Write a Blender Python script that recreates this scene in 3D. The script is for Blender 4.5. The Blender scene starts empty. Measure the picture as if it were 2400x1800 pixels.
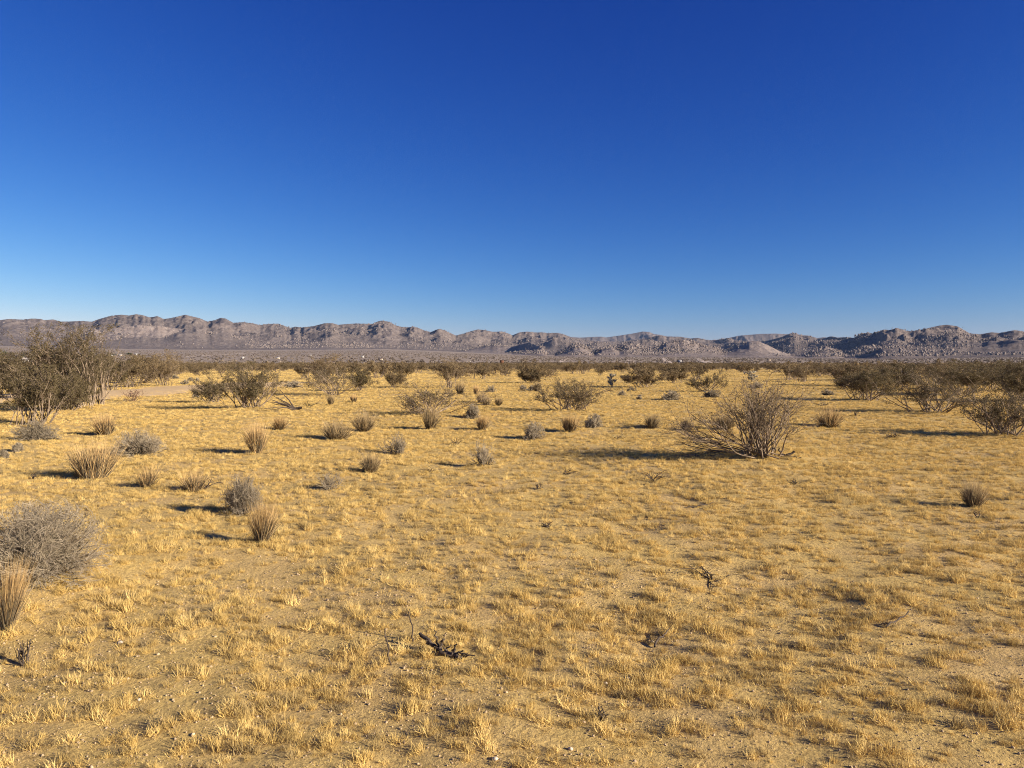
import bpy, math, numpy as np
from mathutils import Vector

S = bpy.context.scene
COL = S.collection
R = math.radians

# ------------------------------------------------------------------ camera, sky, sun, exposure
F = 1750.0            # focal length in pixels of the 2400 px wide photograph
HZ = 850.0            # row of the true horizon
EYE = 1.6
PITCH = math.atan((900 - HZ) / F)
cam = bpy.data.cameras.new('camera')
cam.sensor_width = 36.0
cam.lens = F / 2400 * 36.0
cam.clip_start = 0.05
cam.clip_end = 40000
camera = bpy.data.objects.new('camera', cam)
camera.location = (0, 0, EYE)
camera.rotation_euler = (math.pi / 2 - PITCH, 0, 0)
COL.objects.link(camera)
S.camera = camera

SUN_AZ, SUN_EL = R(113), R(19)        # clockwise from the view direction (+Y)
world = bpy.data.worlds.new('World')
S.world = world
world.use_nodes = True
wn, wl = world.node_tree.nodes, world.node_tree.links
wn.clear()
sky = wn.new('ShaderNodeTexSky')
sky.sky_type = 'NISHITA'
sky.sun_disc = False
sky.sun_elevation = SUN_EL
sky.sun_rotation = SUN_AZ
sky.altitude = 900
sky.air_density = 1.0
sky.dust_density = 0.15
sky.ozone_density = 3.0
SKY_GAMMA = (2.25, 1.62, 1.0)           # deep, clear desert blue, applied evenly over the whole sky
SKY_GAIN = (0.0430, 0.1045, 0.440)
sep = wn.new('ShaderNodeSeparateColor')
comb = wn.new('ShaderNodeCombineColor')
wl.new(sky.outputs[0], sep.inputs[0])
for i in range(3):
    pw = wn.new('ShaderNodeMath'); pw.operation = 'POWER'; pw.inputs[1].default_value = SKY_GAMMA[i]
    ml = wn.new('ShaderNodeMath'); ml.operation = 'MULTIPLY'; ml.inputs[1].default_value = SKY_GAIN[i]
    wl.new(sep.outputs[i], pw.inputs[0]); wl.new(pw.outputs[0], ml.inputs[0]); wl.new(ml.outputs[0], comb.inputs[i])
bg = wn.new('ShaderNodeBackground')
bg.inputs['Strength'].default_value = 0.12
wo = wn.new('ShaderNodeOutputWorld')
wl.new(comb.outputs[0], bg.inputs['Color']); wl.new(bg.outputs[0], wo.inputs['Surface'])

sl = bpy.data.lights.new('sun', 'SUN')
sl.energy = 5.0
sl.angle = R(0.5)
sl.color = (1.0, 0.875, 0.725)
sun = bpy.data.objects.new('sun', sl)
sdir = Vector((math.sin(SUN_AZ) * math.cos(SUN_EL), math.cos(SUN_AZ) * math.cos(SUN_EL), math.sin(SUN_EL)))
sun.rotation_euler = sdir.to_track_quat('Z', 'Y').to_euler()
sun.location = (60, -30, 40)
COL.objects.link(sun)

S.render.engine = 'CYCLES'
S.cycles.max_bounces = 6
S.cycles.diffuse_bounces = 3
S.cycles.glossy_bounces = 1
S.cycles.transmission_bounces = 2
S.cycles.volume_bounces = 0
S.cycles.use_denoising = True
S.cycles.filter_width = 1.05
S.cycles.denoising_prefilter = 'NONE'
S.view_settings.view_transform = 'Standard'
S.view_settings.look = 'None'
S.view_settings.gamma = 1.0
S.view_settings.use_curve_mapping = False
S.view_settings.exposure = 1.1

# ------------------------------------------------------------------ noise (numpy)
def _hash(ix, iy, seed):
    h = (ix.astype(np.int64) * 374761393 + iy.astype(np.int64) * 668265263 + seed * 1442695041) & 0xFFFFFFFF
    h = ((h ^ (h >> 13)) * 1274126177) & 0xFFFFFFFF
    h = h ^ (h >> 16)
    return (h & 0xFFFFFF) / float(0xFFFFFF)

def vnoise(x, y, seed=0):
    x = np.asarray(x, float); y = np.asarray(y, float)
    ix = np.floor(x); iy = np.floor(y)
    fx = x - ix; fy = y - iy
    fx = fx * fx * fx * (fx * (fx * 6 - 15) + 10); fy = fy * fy * fy * (fy * (fy * 6 - 15) + 10)
    a = _hash(ix, iy, seed); b = _hash(ix + 1, iy, seed); c = _hash(ix, iy + 1, seed); d = _hash(ix + 1, iy + 1, seed)
    return (a * (1 - fx) + b * fx) * (1 - fy) + (c * (1 - fx) + d * fx) * fy    # 0..1

def fbm(x, y, octaves, seed=0, gain=0.5):
    v = 0; a = 1; n = 0
    for o in range(octaves):
        v = v + a * (vnoise(x * 2 ** o + 17.3 * o, y * 2 ** o - 9.1 * o, seed + o) - 0.5) * 2
        n += a; a *= gain
    return v / n

def ridged(x, y, octaves, seed=0, gain=0.5):
    v = 0; a = 1; n = 0
    for o in range(octaves):
        w = 1 - np.abs(vnoise(x * 2 ** o + 31.7 * o, y * 2 ** o + 5.3 * o, seed + o) - 0.5) * 2
        v = v + a * w * w; n += a; a *= gain
    return v / n                                                              # 0..1

def smooth(a, b, x):
    t = np.clip((x - a) / (b - a), 0, 1)
    return t * t * (3 - 2 * t)

def ang(px):                      # azimuth of a column of the photograph
    return np.arctan((np.asarray(px, float) - 1200) / F)

def slope(py):                    # rise per metre of a row at the middle column (pitch is tiny)
    return np.tan(np.arctan((900 - np.asarray(py, float)) / F) - PITCH)

# ------------------------------------------------------------------ terrain
BASE_PX = [-700, 0, 300, 600, 900, 1000, 1200, 1300, 1600, 2000, 2400, 3100]
BASE_Y = [816, 816, 820, 820, 817, 821, 831, 835, 837, 841, 838, 836]
BASE_R = [3700, 3700, 3800, 3900, 3800, 3700, 3000, 2500, 2500, 2500, 2500, 2500]
MOUNDS = []                       # (x, y, height, radius) sand mounds under the bushes

def far_rise(x, y):
    r = np.hypot(x, y)
    px = 1200 + F * np.tan(np.clip(np.arctan2(x, np.maximum(y, 1e-3)), -1.15, 1.15))
    rb = np.interp(px, BASE_PX, BASE_R)
    zb = rb * slope(np.interp(px, BASE_PX, BASE_Y)) + EYE
    t = np.maximum(r - 260, 0) / (rb - 260)
    return np.where(y > 0, zb * np.minimum(t, 3) ** 1.25, 0)

def ground_z(x, y):
    x = np.asarray(x, float); y = np.asarray(y, float)
    r = np.hypot(x, y)
    z = 0.10 * fbm(x / 22, y / 22, 2, 3) * smooth(4, 25, r)
    z = z + 0.035 * fbm(x / 3.2, y / 3.2, 2, 11) + 0.030 * fbm(x / 0.9, y / 0.9, 2, 21) * (1 - smooth(30, 60, r)) + 0.022 * fbm(x / 0.42, y / 0.36, 2, 27) * (1 - smooth(18, 34, r))
    for mx, my, mh, mr in MOUNDS:
        z = z + mh * np.exp(-((x - mx) ** 2 + (y - my) ** 2) / (mr * mr))
    return z * (1 - smooth(300, 700, r)) + far_rise(x, y)

def at(px, py, lift=0.0):
    """ground point seen at a pixel: the real spot on the desert floor"""
    xr = (px - 1200) / F
    s = -slope(py)
    y = EYE / s
    for _ in range(12):
        z = float(ground_z(xr * y, y)) + lift
        y = 0.5 * y + 0.5 * (EYE - z) / s
    return xr * y, y

def on_fan(px, py):
    """spot on the long slope below the mountains seen at a pixel"""
    a = float(ang(px)); r = np.linspace(280, 4200, 1500)
    x = r * math.sin(a); y = r * math.cos(a)
    sl_ = (ground_z(x, y) - EYE) / y
    i = int(np.argmax(sl_ > float(slope(py))))
    return float(x[i]), float(y[i])

# ------------------------------------------------------------------ mesh helpers
def make_mesh(name, verts, quads=None, tris=None, mats=(), mat_idx=None, smooth_shade=False):
    me = bpy.data.meshes.new(name)
    verts = np.asarray(verts, np.float32).reshape(-1, 3)
    q = np.asarray(quads, np.int32).reshape(-1, 4) if quads is not None and len(quads) else np.zeros((0, 4), np.int32)
    t = np.asarray(tris, np.int32).reshape(-1, 3) if tris is not None and len(tris) else np.zeros((0, 3), np.int32)
    me.vertices.add(len(verts)); me.vertices.foreach_set('co', verts.ravel())
    nl = q.size + t.size
    me.loops.add(nl)
    me.loops.foreach_set('vertex_index', np.concatenate([q.ravel(), t.ravel()]))
    me.polygons.add(len(q) + len(t))
    starts = np.concatenate([np.arange(len(q)) * 4, q.size + np.arange(len(t)) * 3]).astype(np.int32)
    me.polygons.foreach_set('loop_start', starts)
    for m in mats:
        me.materials.append(m)
    if mat_idx is not None:
        me.polygons.foreach_set('material_index', np.asarray(mat_idx, np.int32))
    if smooth_shade:
        me.polygons.foreach_set('use_smooth', np.ones(len(q) + len(t), bool))
    me.update(calc_edges=True)
    return me

def link(name, me, parent=None, loc=None):
    o = bpy.data.objects.new(name, me)
    COL.objects.link(o)
    if parent is not None: o.parent = parent
    if loc is not None: o.location = loc
    return o

def tag(o, label=None, cat=None, group=None, kind=None):
    if label: o['label'] = label
    if cat: o['category'] = cat
    if group: o['group'] = group
    if kind: o['kind'] = kind
    return o

class Geo:
    def __init__(s): s.v = []; s.q = []; s.t = []; s.n = 0
    def add(s, v, q=None, t=None):
        v = np.asarray(v, float).reshape(-1, 3)
        if q is not None and len(q): s.q.append(np.asarray(q).reshape(-1, 4) + s.n)
        if t is not None and len(t): s.t.append(np.asarray(t).reshape(-1, 3) + s.n)
        s.v.append(v); s.n += len(v)
        return s
    def mesh(s, name, mats, scale=None, smooth_shade=False):
        v = np.concatenate(s.v) if s.v else np.zeros((0, 3))
        if scale is not None: v = v * np.asarray(scale)
        q = np.concatenate(s.q) if s.q else None
        t = np.concatenate(s.t) if s.t else None
        return make_mesh(name, v, q, t, mats, None, smooth_shade)

def unit(v): return v / np.maximum(np.linalg.norm(v, axis=-1, keepdims=True), 1e-9)

def tubes(g, pts, rad, sides=3):
    """pts (B,m,3), rad (B,m) -> open tapered tubes"""
    B, m, _ = pts.shape
    if B == 0: return
    t = unit(np.gradient(pts, axis=1))
    ref = np.where(np.abs(t[..., 2:3]) > 0.9, np.array([1., 0, 0]), np.array([0, 0, 1.]))
    n1 = unit(np.cross(t, ref)); n2 = np.cross(t, n1)
    a = np.arange(sides) * 2 * np.pi / sides
    v = pts[:, :, None, :] + rad[:, :, None, None] * (np.cos(a)[None, None, :, None] * n1[:, :, None, :] + np.sin(a)[None, None, :, None] * n2[:, :, None, :])
    base = (np.arange(B) * m * sides)[:, None, None] + (np.arange(m - 1) * sides)[None, :, None]
    k = np.arange(sides)[None, None, :]; k2 = (k + 1) % sides
    q = np.stack([base + k, base + k2, base + sides + k2, base + sides + k], -1)
    g.add(v, q.reshape(-1, 4))

def grow(rng, p0, d0, L, m, up=0.0, wig=0.1):
    d = unit(d0); p = p0.copy(); P = [p]; D = [d]
    st = (np.asarray(L) / (m - 1))[:, None]
    for _ in range(m - 1):
        d = unit(d + rng.normal(0, wig, d.shape) + np.array([0, 0, up]))
        p = p + d * st; P.append(p); D.append(d)
    return np.stack(P, 1), np.stack(D, 1)

def fork(rng, P, D, n, lo, hi, spread):
    """n children on each parent: start points, directions and the parent row"""
    B, m, _ = P.shape
    par = np.repeat(np.arange(B), n)
    f = rng.uniform(lo, hi, B * n) * (m - 1)
    i = np.minimum(f.astype(int), m - 2); w = (f - i)[:, None]
    p = P[par, i] * (1 - w) + P[par, i + 1] * w
    d = unit(D[par, i] + spread * unit(rng.normal(0, 1, (B * n, 3))))
    return p, d, par

def leaves(g, rng, p, size, jitter):
    n = len(p)
    if n == 0: return
    c = p + rng.normal(0, jitter, (n, 3))
    a = unit(rng.normal(0, 1, (n, 3))); b = unit(np.cross(a, rng.normal(0, 1, (n, 3))))
    s = size * rng.uniform(0.6, 1.4, (n, 1))
    v = np.stack([c - a * s, c + b * s * .55, c + a * s, c - b * s * .55], 1)
    g.add(v, np.arange(n * 4).reshape(-1, 4))

# ------------------------------------------------------------------ materials
def mat(name, c1, c2=None, scale=8.0, rough=0.9, coord='Object', spread=0.0, translucent=0.0, bump=0.0, bscale=40.0, detail=4.0):
    m = bpy.data.materials.new(name); m.use_nodes = True
    n, l = m.node_tree.nodes, m.node_tree.links
    b = n['Principled BSDF']; b.inputs['Roughness'].default_value = rough
    b.inputs['Specular IOR Level'].default_value = 0.15
    src = None
    tc = n.new('ShaderNodeTexCoord')
    if c2 is not None:
        nz = n.new('ShaderNodeTexNoise'); nz.inputs['Scale'].default_value = scale; nz.inputs['Detail'].default_value = detail
        l.new(tc.outputs[coord], nz.inputs['Vector'])
        cr = n.new('ShaderNodeValToRGB'); cr.color_ramp.elements[0].position = 0.34; cr.color_ramp.elements[1].position = 0.66
        cr.color_ramp.elements[0].color = (*c1, 1); cr.color_ramp.elements[1].color = (*c2, 1)
        l.new(nz.outputs['Fac'], cr.inputs[0]); src = cr.outputs[0]
    else:
        rgb = n.new('ShaderNodeRGB'); rgb.outputs[0].default_value = (*c1, 1); src = rgb.outputs[0]
    if spread:
        oi = n.new('ShaderNodeObjectInfo'); geo = n.new('ShaderNodeNewGeometry')
        ad = n.new('ShaderNodeMath'); ad.operation = 'ADD'
        l.new(oi.outputs['Random'], ad.inputs[0]); l.new(geo.outputs['Random Per Island'], ad.inputs[1])
        mr = n.new('ShaderNodeMapRange'); mr.inputs[1].default_value = 0; mr.inputs[2].default_value = 2
        mr.inputs[3].default_value = 1 - spread; mr.inputs[4].default_value = 1 + spread
        l.new(ad.outputs[0], mr.inputs[0])
        hs = n.new('ShaderNodeHueSaturation'); l.new(src, hs.inputs['Color']); l.new(mr.outputs[0], hs.inputs['Value'])
        src = hs.outputs[0]
    l.new(src, b.inputs['Base Color'])
    if bump:
        nb = n.new('ShaderNodeTexNoise'); nb.inputs['Scale'].default_value = bscale; nb.inputs['Detail'].default_value = 5
        l.new(tc.outputs[coord], nb.inputs['Vector'])
        bp = n.new('ShaderNodeBump'); bp.inputs['Strength'].default_value = 1.0; bp.inputs['Distance'].default_value = bump
        l.new(nb.outputs['Fac'], bp.inputs['Height']); l.new(bp.outputs[0], b.inputs['Normal'])
    if translucent:
        tr = n.new('ShaderNodeBsdfTranslucent'); mx = n.new('ShaderNodeMixShader'); mx.inputs[0].default_value = translucent
        l.new(src, tr.inputs['Color']); l.new(b.outputs[0], mx.inputs[1]); l.new(tr.outputs[0], mx.inputs[2])
        l.new(mx.outputs[0], n['Material Output'].inputs['Surface'])
    return m

def turf_material():
    m = mat('short_dry_grass', (.6, .4, .15), rough=.85, spread=.28, translucent=.2)
    n, l = m.node_tree.nodes, m.node_tree.links
    rgb = [k for k in n if k.type == 'RGB'][0]
    to = [k.to_socket for k in rgb.outputs[0].links]
    oi = n.new('ShaderNodeObjectInfo'); r = n.new('ShaderNodeValToRGB'); e = r.color_ramp.elements
    for p, c in ((.18, (.51, .36, .128)), (.55, (.62, .438, .142)),): e.new(p).color = (*c, 1)
    e[0].color = (.33, .255, .13, 1); e[3].color = (.70, .525, .205, 1)
    l.new(oi.outputs['Random'], r.inputs[0])
    for t in to: l.new(r.outputs[0], t)
    return m

M = {}
M['bark'] = mat('creosote_bark', (.145, .108, .075), (.31, .24, .165), 9, spread=.35)
M['bark_dark'] = mat('old_bark', (.055, .040, .030), (.13, .10, .075), 14, spread=.3)
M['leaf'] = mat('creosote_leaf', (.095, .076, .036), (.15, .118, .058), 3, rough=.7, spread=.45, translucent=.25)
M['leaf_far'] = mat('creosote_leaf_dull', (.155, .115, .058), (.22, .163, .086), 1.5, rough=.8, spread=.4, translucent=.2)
M['grey'] = mat('grey_twig', (.235, .195, .13), (.36, .30, .21), 12, spread=.4)
M['grey_dark'] = mat('grey_twig_shade', (.085, .07, .052), (.15, .125, .092), 12, spread=.3)  # stems coloured dark to paint in the shade inside the grey shrubs
M['straw'] = mat('straw_blade', (.56, .38, .16), (.64, .46, .22), 5, spread=.3, translucent=.3)
M['culm'] = mat('old_culm', (.085, .068, .042), (.17, .135, .082), 9, spread=.35)
M['brownstraw'] = mat('brown_straw', (.36, .265, .13), (.46, .345, .18), 7, spread=.35, translucent=.2)
M['turf'] = turf_material()
M['dead'] = mat('dead_wood', (.045, .034, .026), (.11, .085, .065), 20, spread=.2)
M['reddead'] = mat('dry_brown_leaf', (.16, .10, .065), (.24, .15, .1), 9, spread=.3)
M['cactus'] = mat('cactus_spines', (.30, .27, .19), (.44, .40, .30), 30, spread=.15)
M['cactus_old'] = mat('cactus_old_trunk', (.08, .06, .045), (.14, .11, .08), 20)
M['stone'] = mat('quartz_stone', (.52, .43, .31), (.64, .56, .43), 30)
M['gravel'] = mat('gravel', (.30, .22, .125), (.48, .36, .22), 30, spread=.4)
M['boulder'] = mat('granite_boulder', (.165, .133, .112), (.24, .197, .168), .15, spread=.25)
M['white'] = mat('white_wall', (.46, .44, .41), (.40, .38, .35), 1.0)
M['roof'] = mat('pale_roof', (.40, .38, .35), (.47, .45, .42), .8)
M['roofdark'] = mat('brown_roof', (.16, .115, .09), (.22, .165, .13), .8)
M['tanwall'] = mat('tan_wall', (.42, .34, .25), (.50, .41, .31), 1.0)
M['rust'] = mat('rusty_panel', (.10, .045, .025), (.16, .08, .045), 2.0)
M['glass'] = mat('dark_window', (.03, .035, .04), None, rough=.2)
M['track'] = mat('track_dirt', (.58, .405, .19), (.68, .49, .255), 1.6, bump=.02, bscale=6)
M['slope'] = mat('slope_scrub_leaf', (.15, .118, .085), (.21, .168, .125), 1.5, spread=.4)
M['fan_road'] = mat('fan_road_dirt', (.46, .37, .28), (.55, .45, .35), .05)
M['tree_leaf'] = mat('dark_tree_leaf', (.035, .042, .022), (.07, .075, .038), 1.0, spread=.35)

def ground_material():
    m = bpy.data.materials.new('desert_floor'); m.use_nodes = True
    n, l = m.node_tree.nodes, m.node_tree.links
    b = n['Principled BSDF']; b.inputs['Roughness'].default_value = .95; b.inputs['Specular IOR Level'].default_value = .1
    geo = n.new('ShaderNodeNewGeometry')
    def noise(scale, detail=4, rough=.6, sx=1, sy=1):
        mp = n.new('ShaderNodeMapping'); mp.inputs['Scale'].default_value = (sx, sy, 1)
        l.new(geo.outputs['Position'], mp.inputs[0])
        t = n.new('ShaderNodeTexNoise'); t.inputs['Scale'].default_value = scale; t.inputs['Detail'].default_value = detail
        t.inputs['Roughness'].default_value = rough
        l.new(mp.outputs[0], t.inputs['Vector']); return t.outputs['Fac']
    def ramp(fac, stops):
        r = n.new('ShaderNodeValToRGB'); e = r.color_ramp.elements
        while len(e) < len(stops): e.new(.5)
        for i, (p, c) in enumerate(stops): e[i].position = p; e[i].color = (*c, 1)
        l.new(fac, r.inputs[0]); return r.outputs[0]
    def mix(f, a, b_, mode='MIX'):
        x = n.new('ShaderNodeMix'); x.data_type = 'RGBA'; x.blend_type = mode
        if isinstance(f, float): x.inputs[0].default_value = f
        else: l.new(f, x.inputs[0])
        l.new(a, x.inputs[6]); l.new(b_, x.inputs[7]); return x.outputs[2]
    # sand with coarse grains
    sand = ramp(noise(1.3, 6), [(.3, (.43, .295, .122)), (.7, (.59, .418, .192))])
    grain = ramp(noise(110, 5, .8), [(.30, (.42, .40, .38)), (.48, (.95, .95, .95)), (.70, (1.45, 1.42, 1.3))])
    sand = mix(1.0, sand, grain, 'MULTIPLY')
    # thin straw litter lying between the tufts
    litter = ramp(noise(55, 4, .65, 1, .6), [(.4, (.45, .315, .108)), (.65, (.64, .46, .155))])
    lf = n.new('ShaderNodeMapRange'); l.new(noise(.9, 5), lf.inputs[0])
    lf.inputs[1].default_value = .34; lf.inputs[2].default_value = .58; lf.inputs[3].default_value = .15; lf.inputs[4].default_value = .85
    near = mix(lf.outputs[0], sand, litter)
    # long slope below the mountains: grey brown scrub over pale soil
    fan = ramp(noise(.035, 8, .72), [(.36, (.20, .16, .118)), (.52, (.30, .24, .18)), (.68, (.41, .33, .25))])
    ln = n.new('ShaderNodeVectorMath'); ln.operation = 'LENGTH'; l.new(geo.outputs['Position'], ln.inputs[0])
    ff = n.new('ShaderNodeMapRange'); l.new(ln.outputs['Value'], ff.inputs[0])
    ff.inputs[1].default_value = 170; ff.inputs[2].default_value = 420
    l.new(mix(ff.outputs[0], near, fan), b.inputs['Base Color'])
    bp = n.new('ShaderNodeBump'); bp.inputs['Distance'].default_value = .02; bp.inputs['Strength'].default_value = 1
    l.new(noise(38, 6, .7), bp.inputs['Height'])
    bp2 = n.new('ShaderNodeBump'); bp2.inputs['Distance'].default_value = .05; bp2.inputs['Strength'].default_value = .6
    l.new(noise(5, 4, .6), bp2.inputs['Height']); l.new(bp.outputs[0], bp2.inputs['Normal'])
    l.new(bp2.outputs[0], b.inputs['Normal'])
    return m

def mountain_material(name, slope_a, slope_b, rock, scale=.004):
    m = bpy.data.materials.new(name); m.use_nodes = True
    n, l = m.node_tree.nodes, m.node_tree.links
    b = n['Principled BSDF']; b.inputs['Roughness'].default_value = .95; b.inputs['Specular IOR Level'].default_value = .05
    geo = n.new('ShaderNodeNewGeometry')
    a = n.new('ShaderNodeTexNoise'); a.inputs['Scale'].default_value = scale; a.inputs['Detail'].default_value = 9; a.inputs['Roughness'].default_value = .65
    l.new(geo.outputs['Position'], a.inputs['Vector'])
    r = n.new('ShaderNodeValToRGB'); e = r.color_ramp.elements
    e[0].position = .35; e[0].color = (*slope_a, 1); e[1].position = .62; e[1].color = (*slope_b, 1)
    l.new(a.outputs['Fac'], r.inputs[0])
    f = n.new('ShaderNodeTexNoise'); f.inputs['Scale'].default_value = .045; f.inputs['Detail'].default_value = 6; f.inputs['Roughness'].default_value = .75
    l.new(geo.outputs['Position'], f.inputs['Vector'])
    rr = n.new('ShaderNodeValToRGB'); e = rr.color_ramp.elements
    e[0].position = .46; e[0].color = (0, 0, 0, 1); e[1].position = .60; e[1].color = (1, 1, 1, 1)
    l.new(f.outputs['Fac'], rr.inputs[0])
    rk = n.new('ShaderNodeRGB'); rk.outputs[0].default_value = (*rock, 1)
    x = n.new('ShaderNodeMix'); x.data_type = 'RGBA'
    l.new(rr.outputs[0], x.inputs[0]); l.new(r.outputs[0], x.inputs[6]); l.new(rk.outputs[0], x.inputs[7])
    l.new(x.outputs[2], b.inputs['Base Color'])
    bp = n.new('ShaderNodeBump'); bp.inputs['Distance'].default_value = 9; bp.inputs['Strength'].default_value = .9
    l.new(f.outputs['Fac'], bp.inputs['Height']); l.new(bp.outputs[0], b.inputs['Normal'])
    return m

# ------------------------------------------------------------------ scatter helper (uncountable cover only)
def scatter(name, pts, rot, scl, idx, protos):
    me = bpy.data.meshes.new(name)
    me.vertices.add(len(pts)); me.vertices.foreach_set('co', np.asarray(pts, np.float32).ravel())
    for nm, ty, key, arr in (('rot', 'FLOAT_VECTOR', 'vector', rot), ('scl', 'FLOAT_VECTOR', 'vector', scl), ('pick', 'INT', 'value', idx)):
        at_ = me.attributes.new(nm, ty, 'POINT')
        at_.data.foreach_set(key, np.asarray(arr, np.int32 if ty == 'INT' else np.float32).ravel())
    o = link(name, me)
    ng = bpy.data.node_groups.new(name + '_nodes', 'GeometryNodeTree')
    ng.interface.new_socket('Geometry', in_out='INPUT', socket_type='NodeSocketGeometry')
    ng.interface.new_socket('Geometry', in_out='OUTPUT', socket_type='NodeSocketGeometry')
    n, l = ng.nodes, ng.links
    gi = n.new('NodeGroupInput'); go = n.new('NodeGroupOutput')
    iop = n.new('GeometryNodeInstanceOnPoints'); jn = n.new('GeometryNodeJoinGeometry')
    for p in protos:
        oi = n.new('GeometryNodeObjectInfo'); oi.inputs['Object'].default_value = p; oi.inputs['As Instance'].default_value = True
        l.new(oi.outputs['Geometry'], jn.inputs[0])
    def attr(nm, ty):
        a = n.new('GeometryNodeInputNamedAttribute'); a.data_type = ty; a.inputs['Name'].default_value = nm
        return a.outputs['Attribute']
    l.new(gi.outputs[0], iop.inputs['Points']); l.new(jn.outputs[0], iop.inputs['Instance'])
    iop.inputs['Pick Instance'].default_value = True
    l.new(attr('pick', 'INT'), iop.inputs['Instance Index'])
    l.new(attr('rot', 'FLOAT_VECTOR'), iop.inputs['Rotation']); l.new(attr('scl', 'FLOAT_VECTOR'), iop.inputs['Scale'])
    l.new(iop.outputs[0], go.inputs[0])
    md = o.modifiers.new('scatter', 'NODES'); md.node_group = ng
    return o

def proto(name, me): return bpy.data.objects.new(name, me)      # never linked: only a source for scatter()

def sector(rng, r0, r1, density, half=R(43)):
    n = int(density * half * (r1 * r1 - r0 * r0))
    r = np.sqrt(rng.uniform(r0 * r0, r1 * r1, n)); a = rng.uniform(-half, half, n)
    return r * np.sin(a), r * np.cos(a)

# ------------------------------------------------------------------ list of the plants that stand in the photograph
# creosote bushes: base column, base row, height, width (photo pixels), kind, label
CREO = [
 (1794, 1066, 197, 306, 'hero', 'large open creosote bush in the sunlit clearing, bare stems spreading from a sand mound'),
 (82, 993, 136, 165, 'dense', 'dense olive creosote bush behind a low grey shrub near the left edge'),
 (184, 955, 192, 205, 'tall', 'tallest creosote bush of all, its crown rising left against the mountains'),
 (224, 951, 168, 96, 'vase', 'upright creosote bush with pale bare stems, directly right of the tallest one'),
 (300, 908, 72, 110, 'dense', 'dark leafy creosote bush just beyond the bare dirt track on the left'),
 (382, 904, 84, 66, 'vase', 'narrow creosote bush with pale V-shaped stems beside the dirt track'),
 (496, 944, 72, 74, 'vase', 'small rounded creosote bush on a narrow foot, left of the broad one with fallen limbs'),
 (584, 958, 108, 140, 'dense', 'broad creosote bush with fallen dead limbs lying at its right foot'),
 (-6, 925, 105, 70, 'dense', 'green creosote bush cut off by the left edge of the view'),
 (786, 927, 72, 118, 'lean', 'creosote bush with stems sweeping low to the left, behind the fallen limbs'),
 (840, 916, 54, 62, 'vase', 'small open creosote bush right behind the one with low sweeping stems'),
 (1056, 909, 70, 64, 'vase', 'slender creosote bush standing above its neighbours behind the sprawling one'),
 (1012, 967, 72, 205, 'sprawl', 'low sprawling creosote bush with dark arching limbs behind an orange grass clump'),
 (1335, 963, 76, 168, 'wide', 'open rounded creosote bush alone in the middle of the clearing'),
 (1510, 908, 54, 96, 'dense', 'dense brown creosote bush just right of the upright cactus'),
 (2025, 936, 74, 112, 'dense', 'creosote bush left of the widest one, with a long shadow to its left'),
 (2178, 964, 92, 205, 'wide', 'widest creosote bush on the right, pale stems fanning from a shaded foot'),
 (2366, 1018, 108, 200, 'wide', 'creosote bush cut by the right edge, with dark crooked lower limbs'),
 (2338, 914, 68, 130, 'dense', 'tall brown creosote bush behind the one cut by the right edge'),
 (1655, 918, 54, 92, 'sprawl', 'thin creosote bush seen just behind the left tips of the large open bush'),
 (1582, 898, 40, 64, 'dense', 'small creosote bush behind and right of the dense brown one near the cactus'),
 (1243, 898, 34, 46, 'dense', 'tiny dark creosote bush behind the open rounded one in mid clearing'),
 (923, 909, 42, 44, 'vase', 'tiny V-shaped creosote bush behind the sprawling bush, left side'),
 (345, 898, 64, 84, 'dense', 'dark leafy creosote bush left of the narrow V-stemmed one'),
 (256, 916, 86, 96, 'dense', 'leafy creosote bush filling the gap behind the upright pale stemmed one'),
 (44, 938, 110, 112, 'dense', 'olive creosote bush behind the dense one near the left edge'),
 (120, 930, 112, 104, 'dense', 'shaded leafy creosote bush at the left foot of the tallest one'),
 (150, 960, 84, 104, 'dense', 'low shaded creosote bush at the foot of the tallest one'),
 (758, 898, 68, 84, 'vase', 'tall airy creosote bush behind the one with low sweeping stems'),
 (2258, 926, 80, 140, 'dense', 'brown leafy creosote bush behind the right half of the widest one'),
 (2395, 938, 92, 120, 'dense', 'brown creosote bush at the right edge, above the cut one'),
 (1985, 905, 52, 90, 'dense', 'small brown creosote bush behind the ball shaped shrub'),
 (2100, 914, 60, 120, 'dense', 'brown creosote bush filling the gap behind the widest one'),
]
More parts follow.
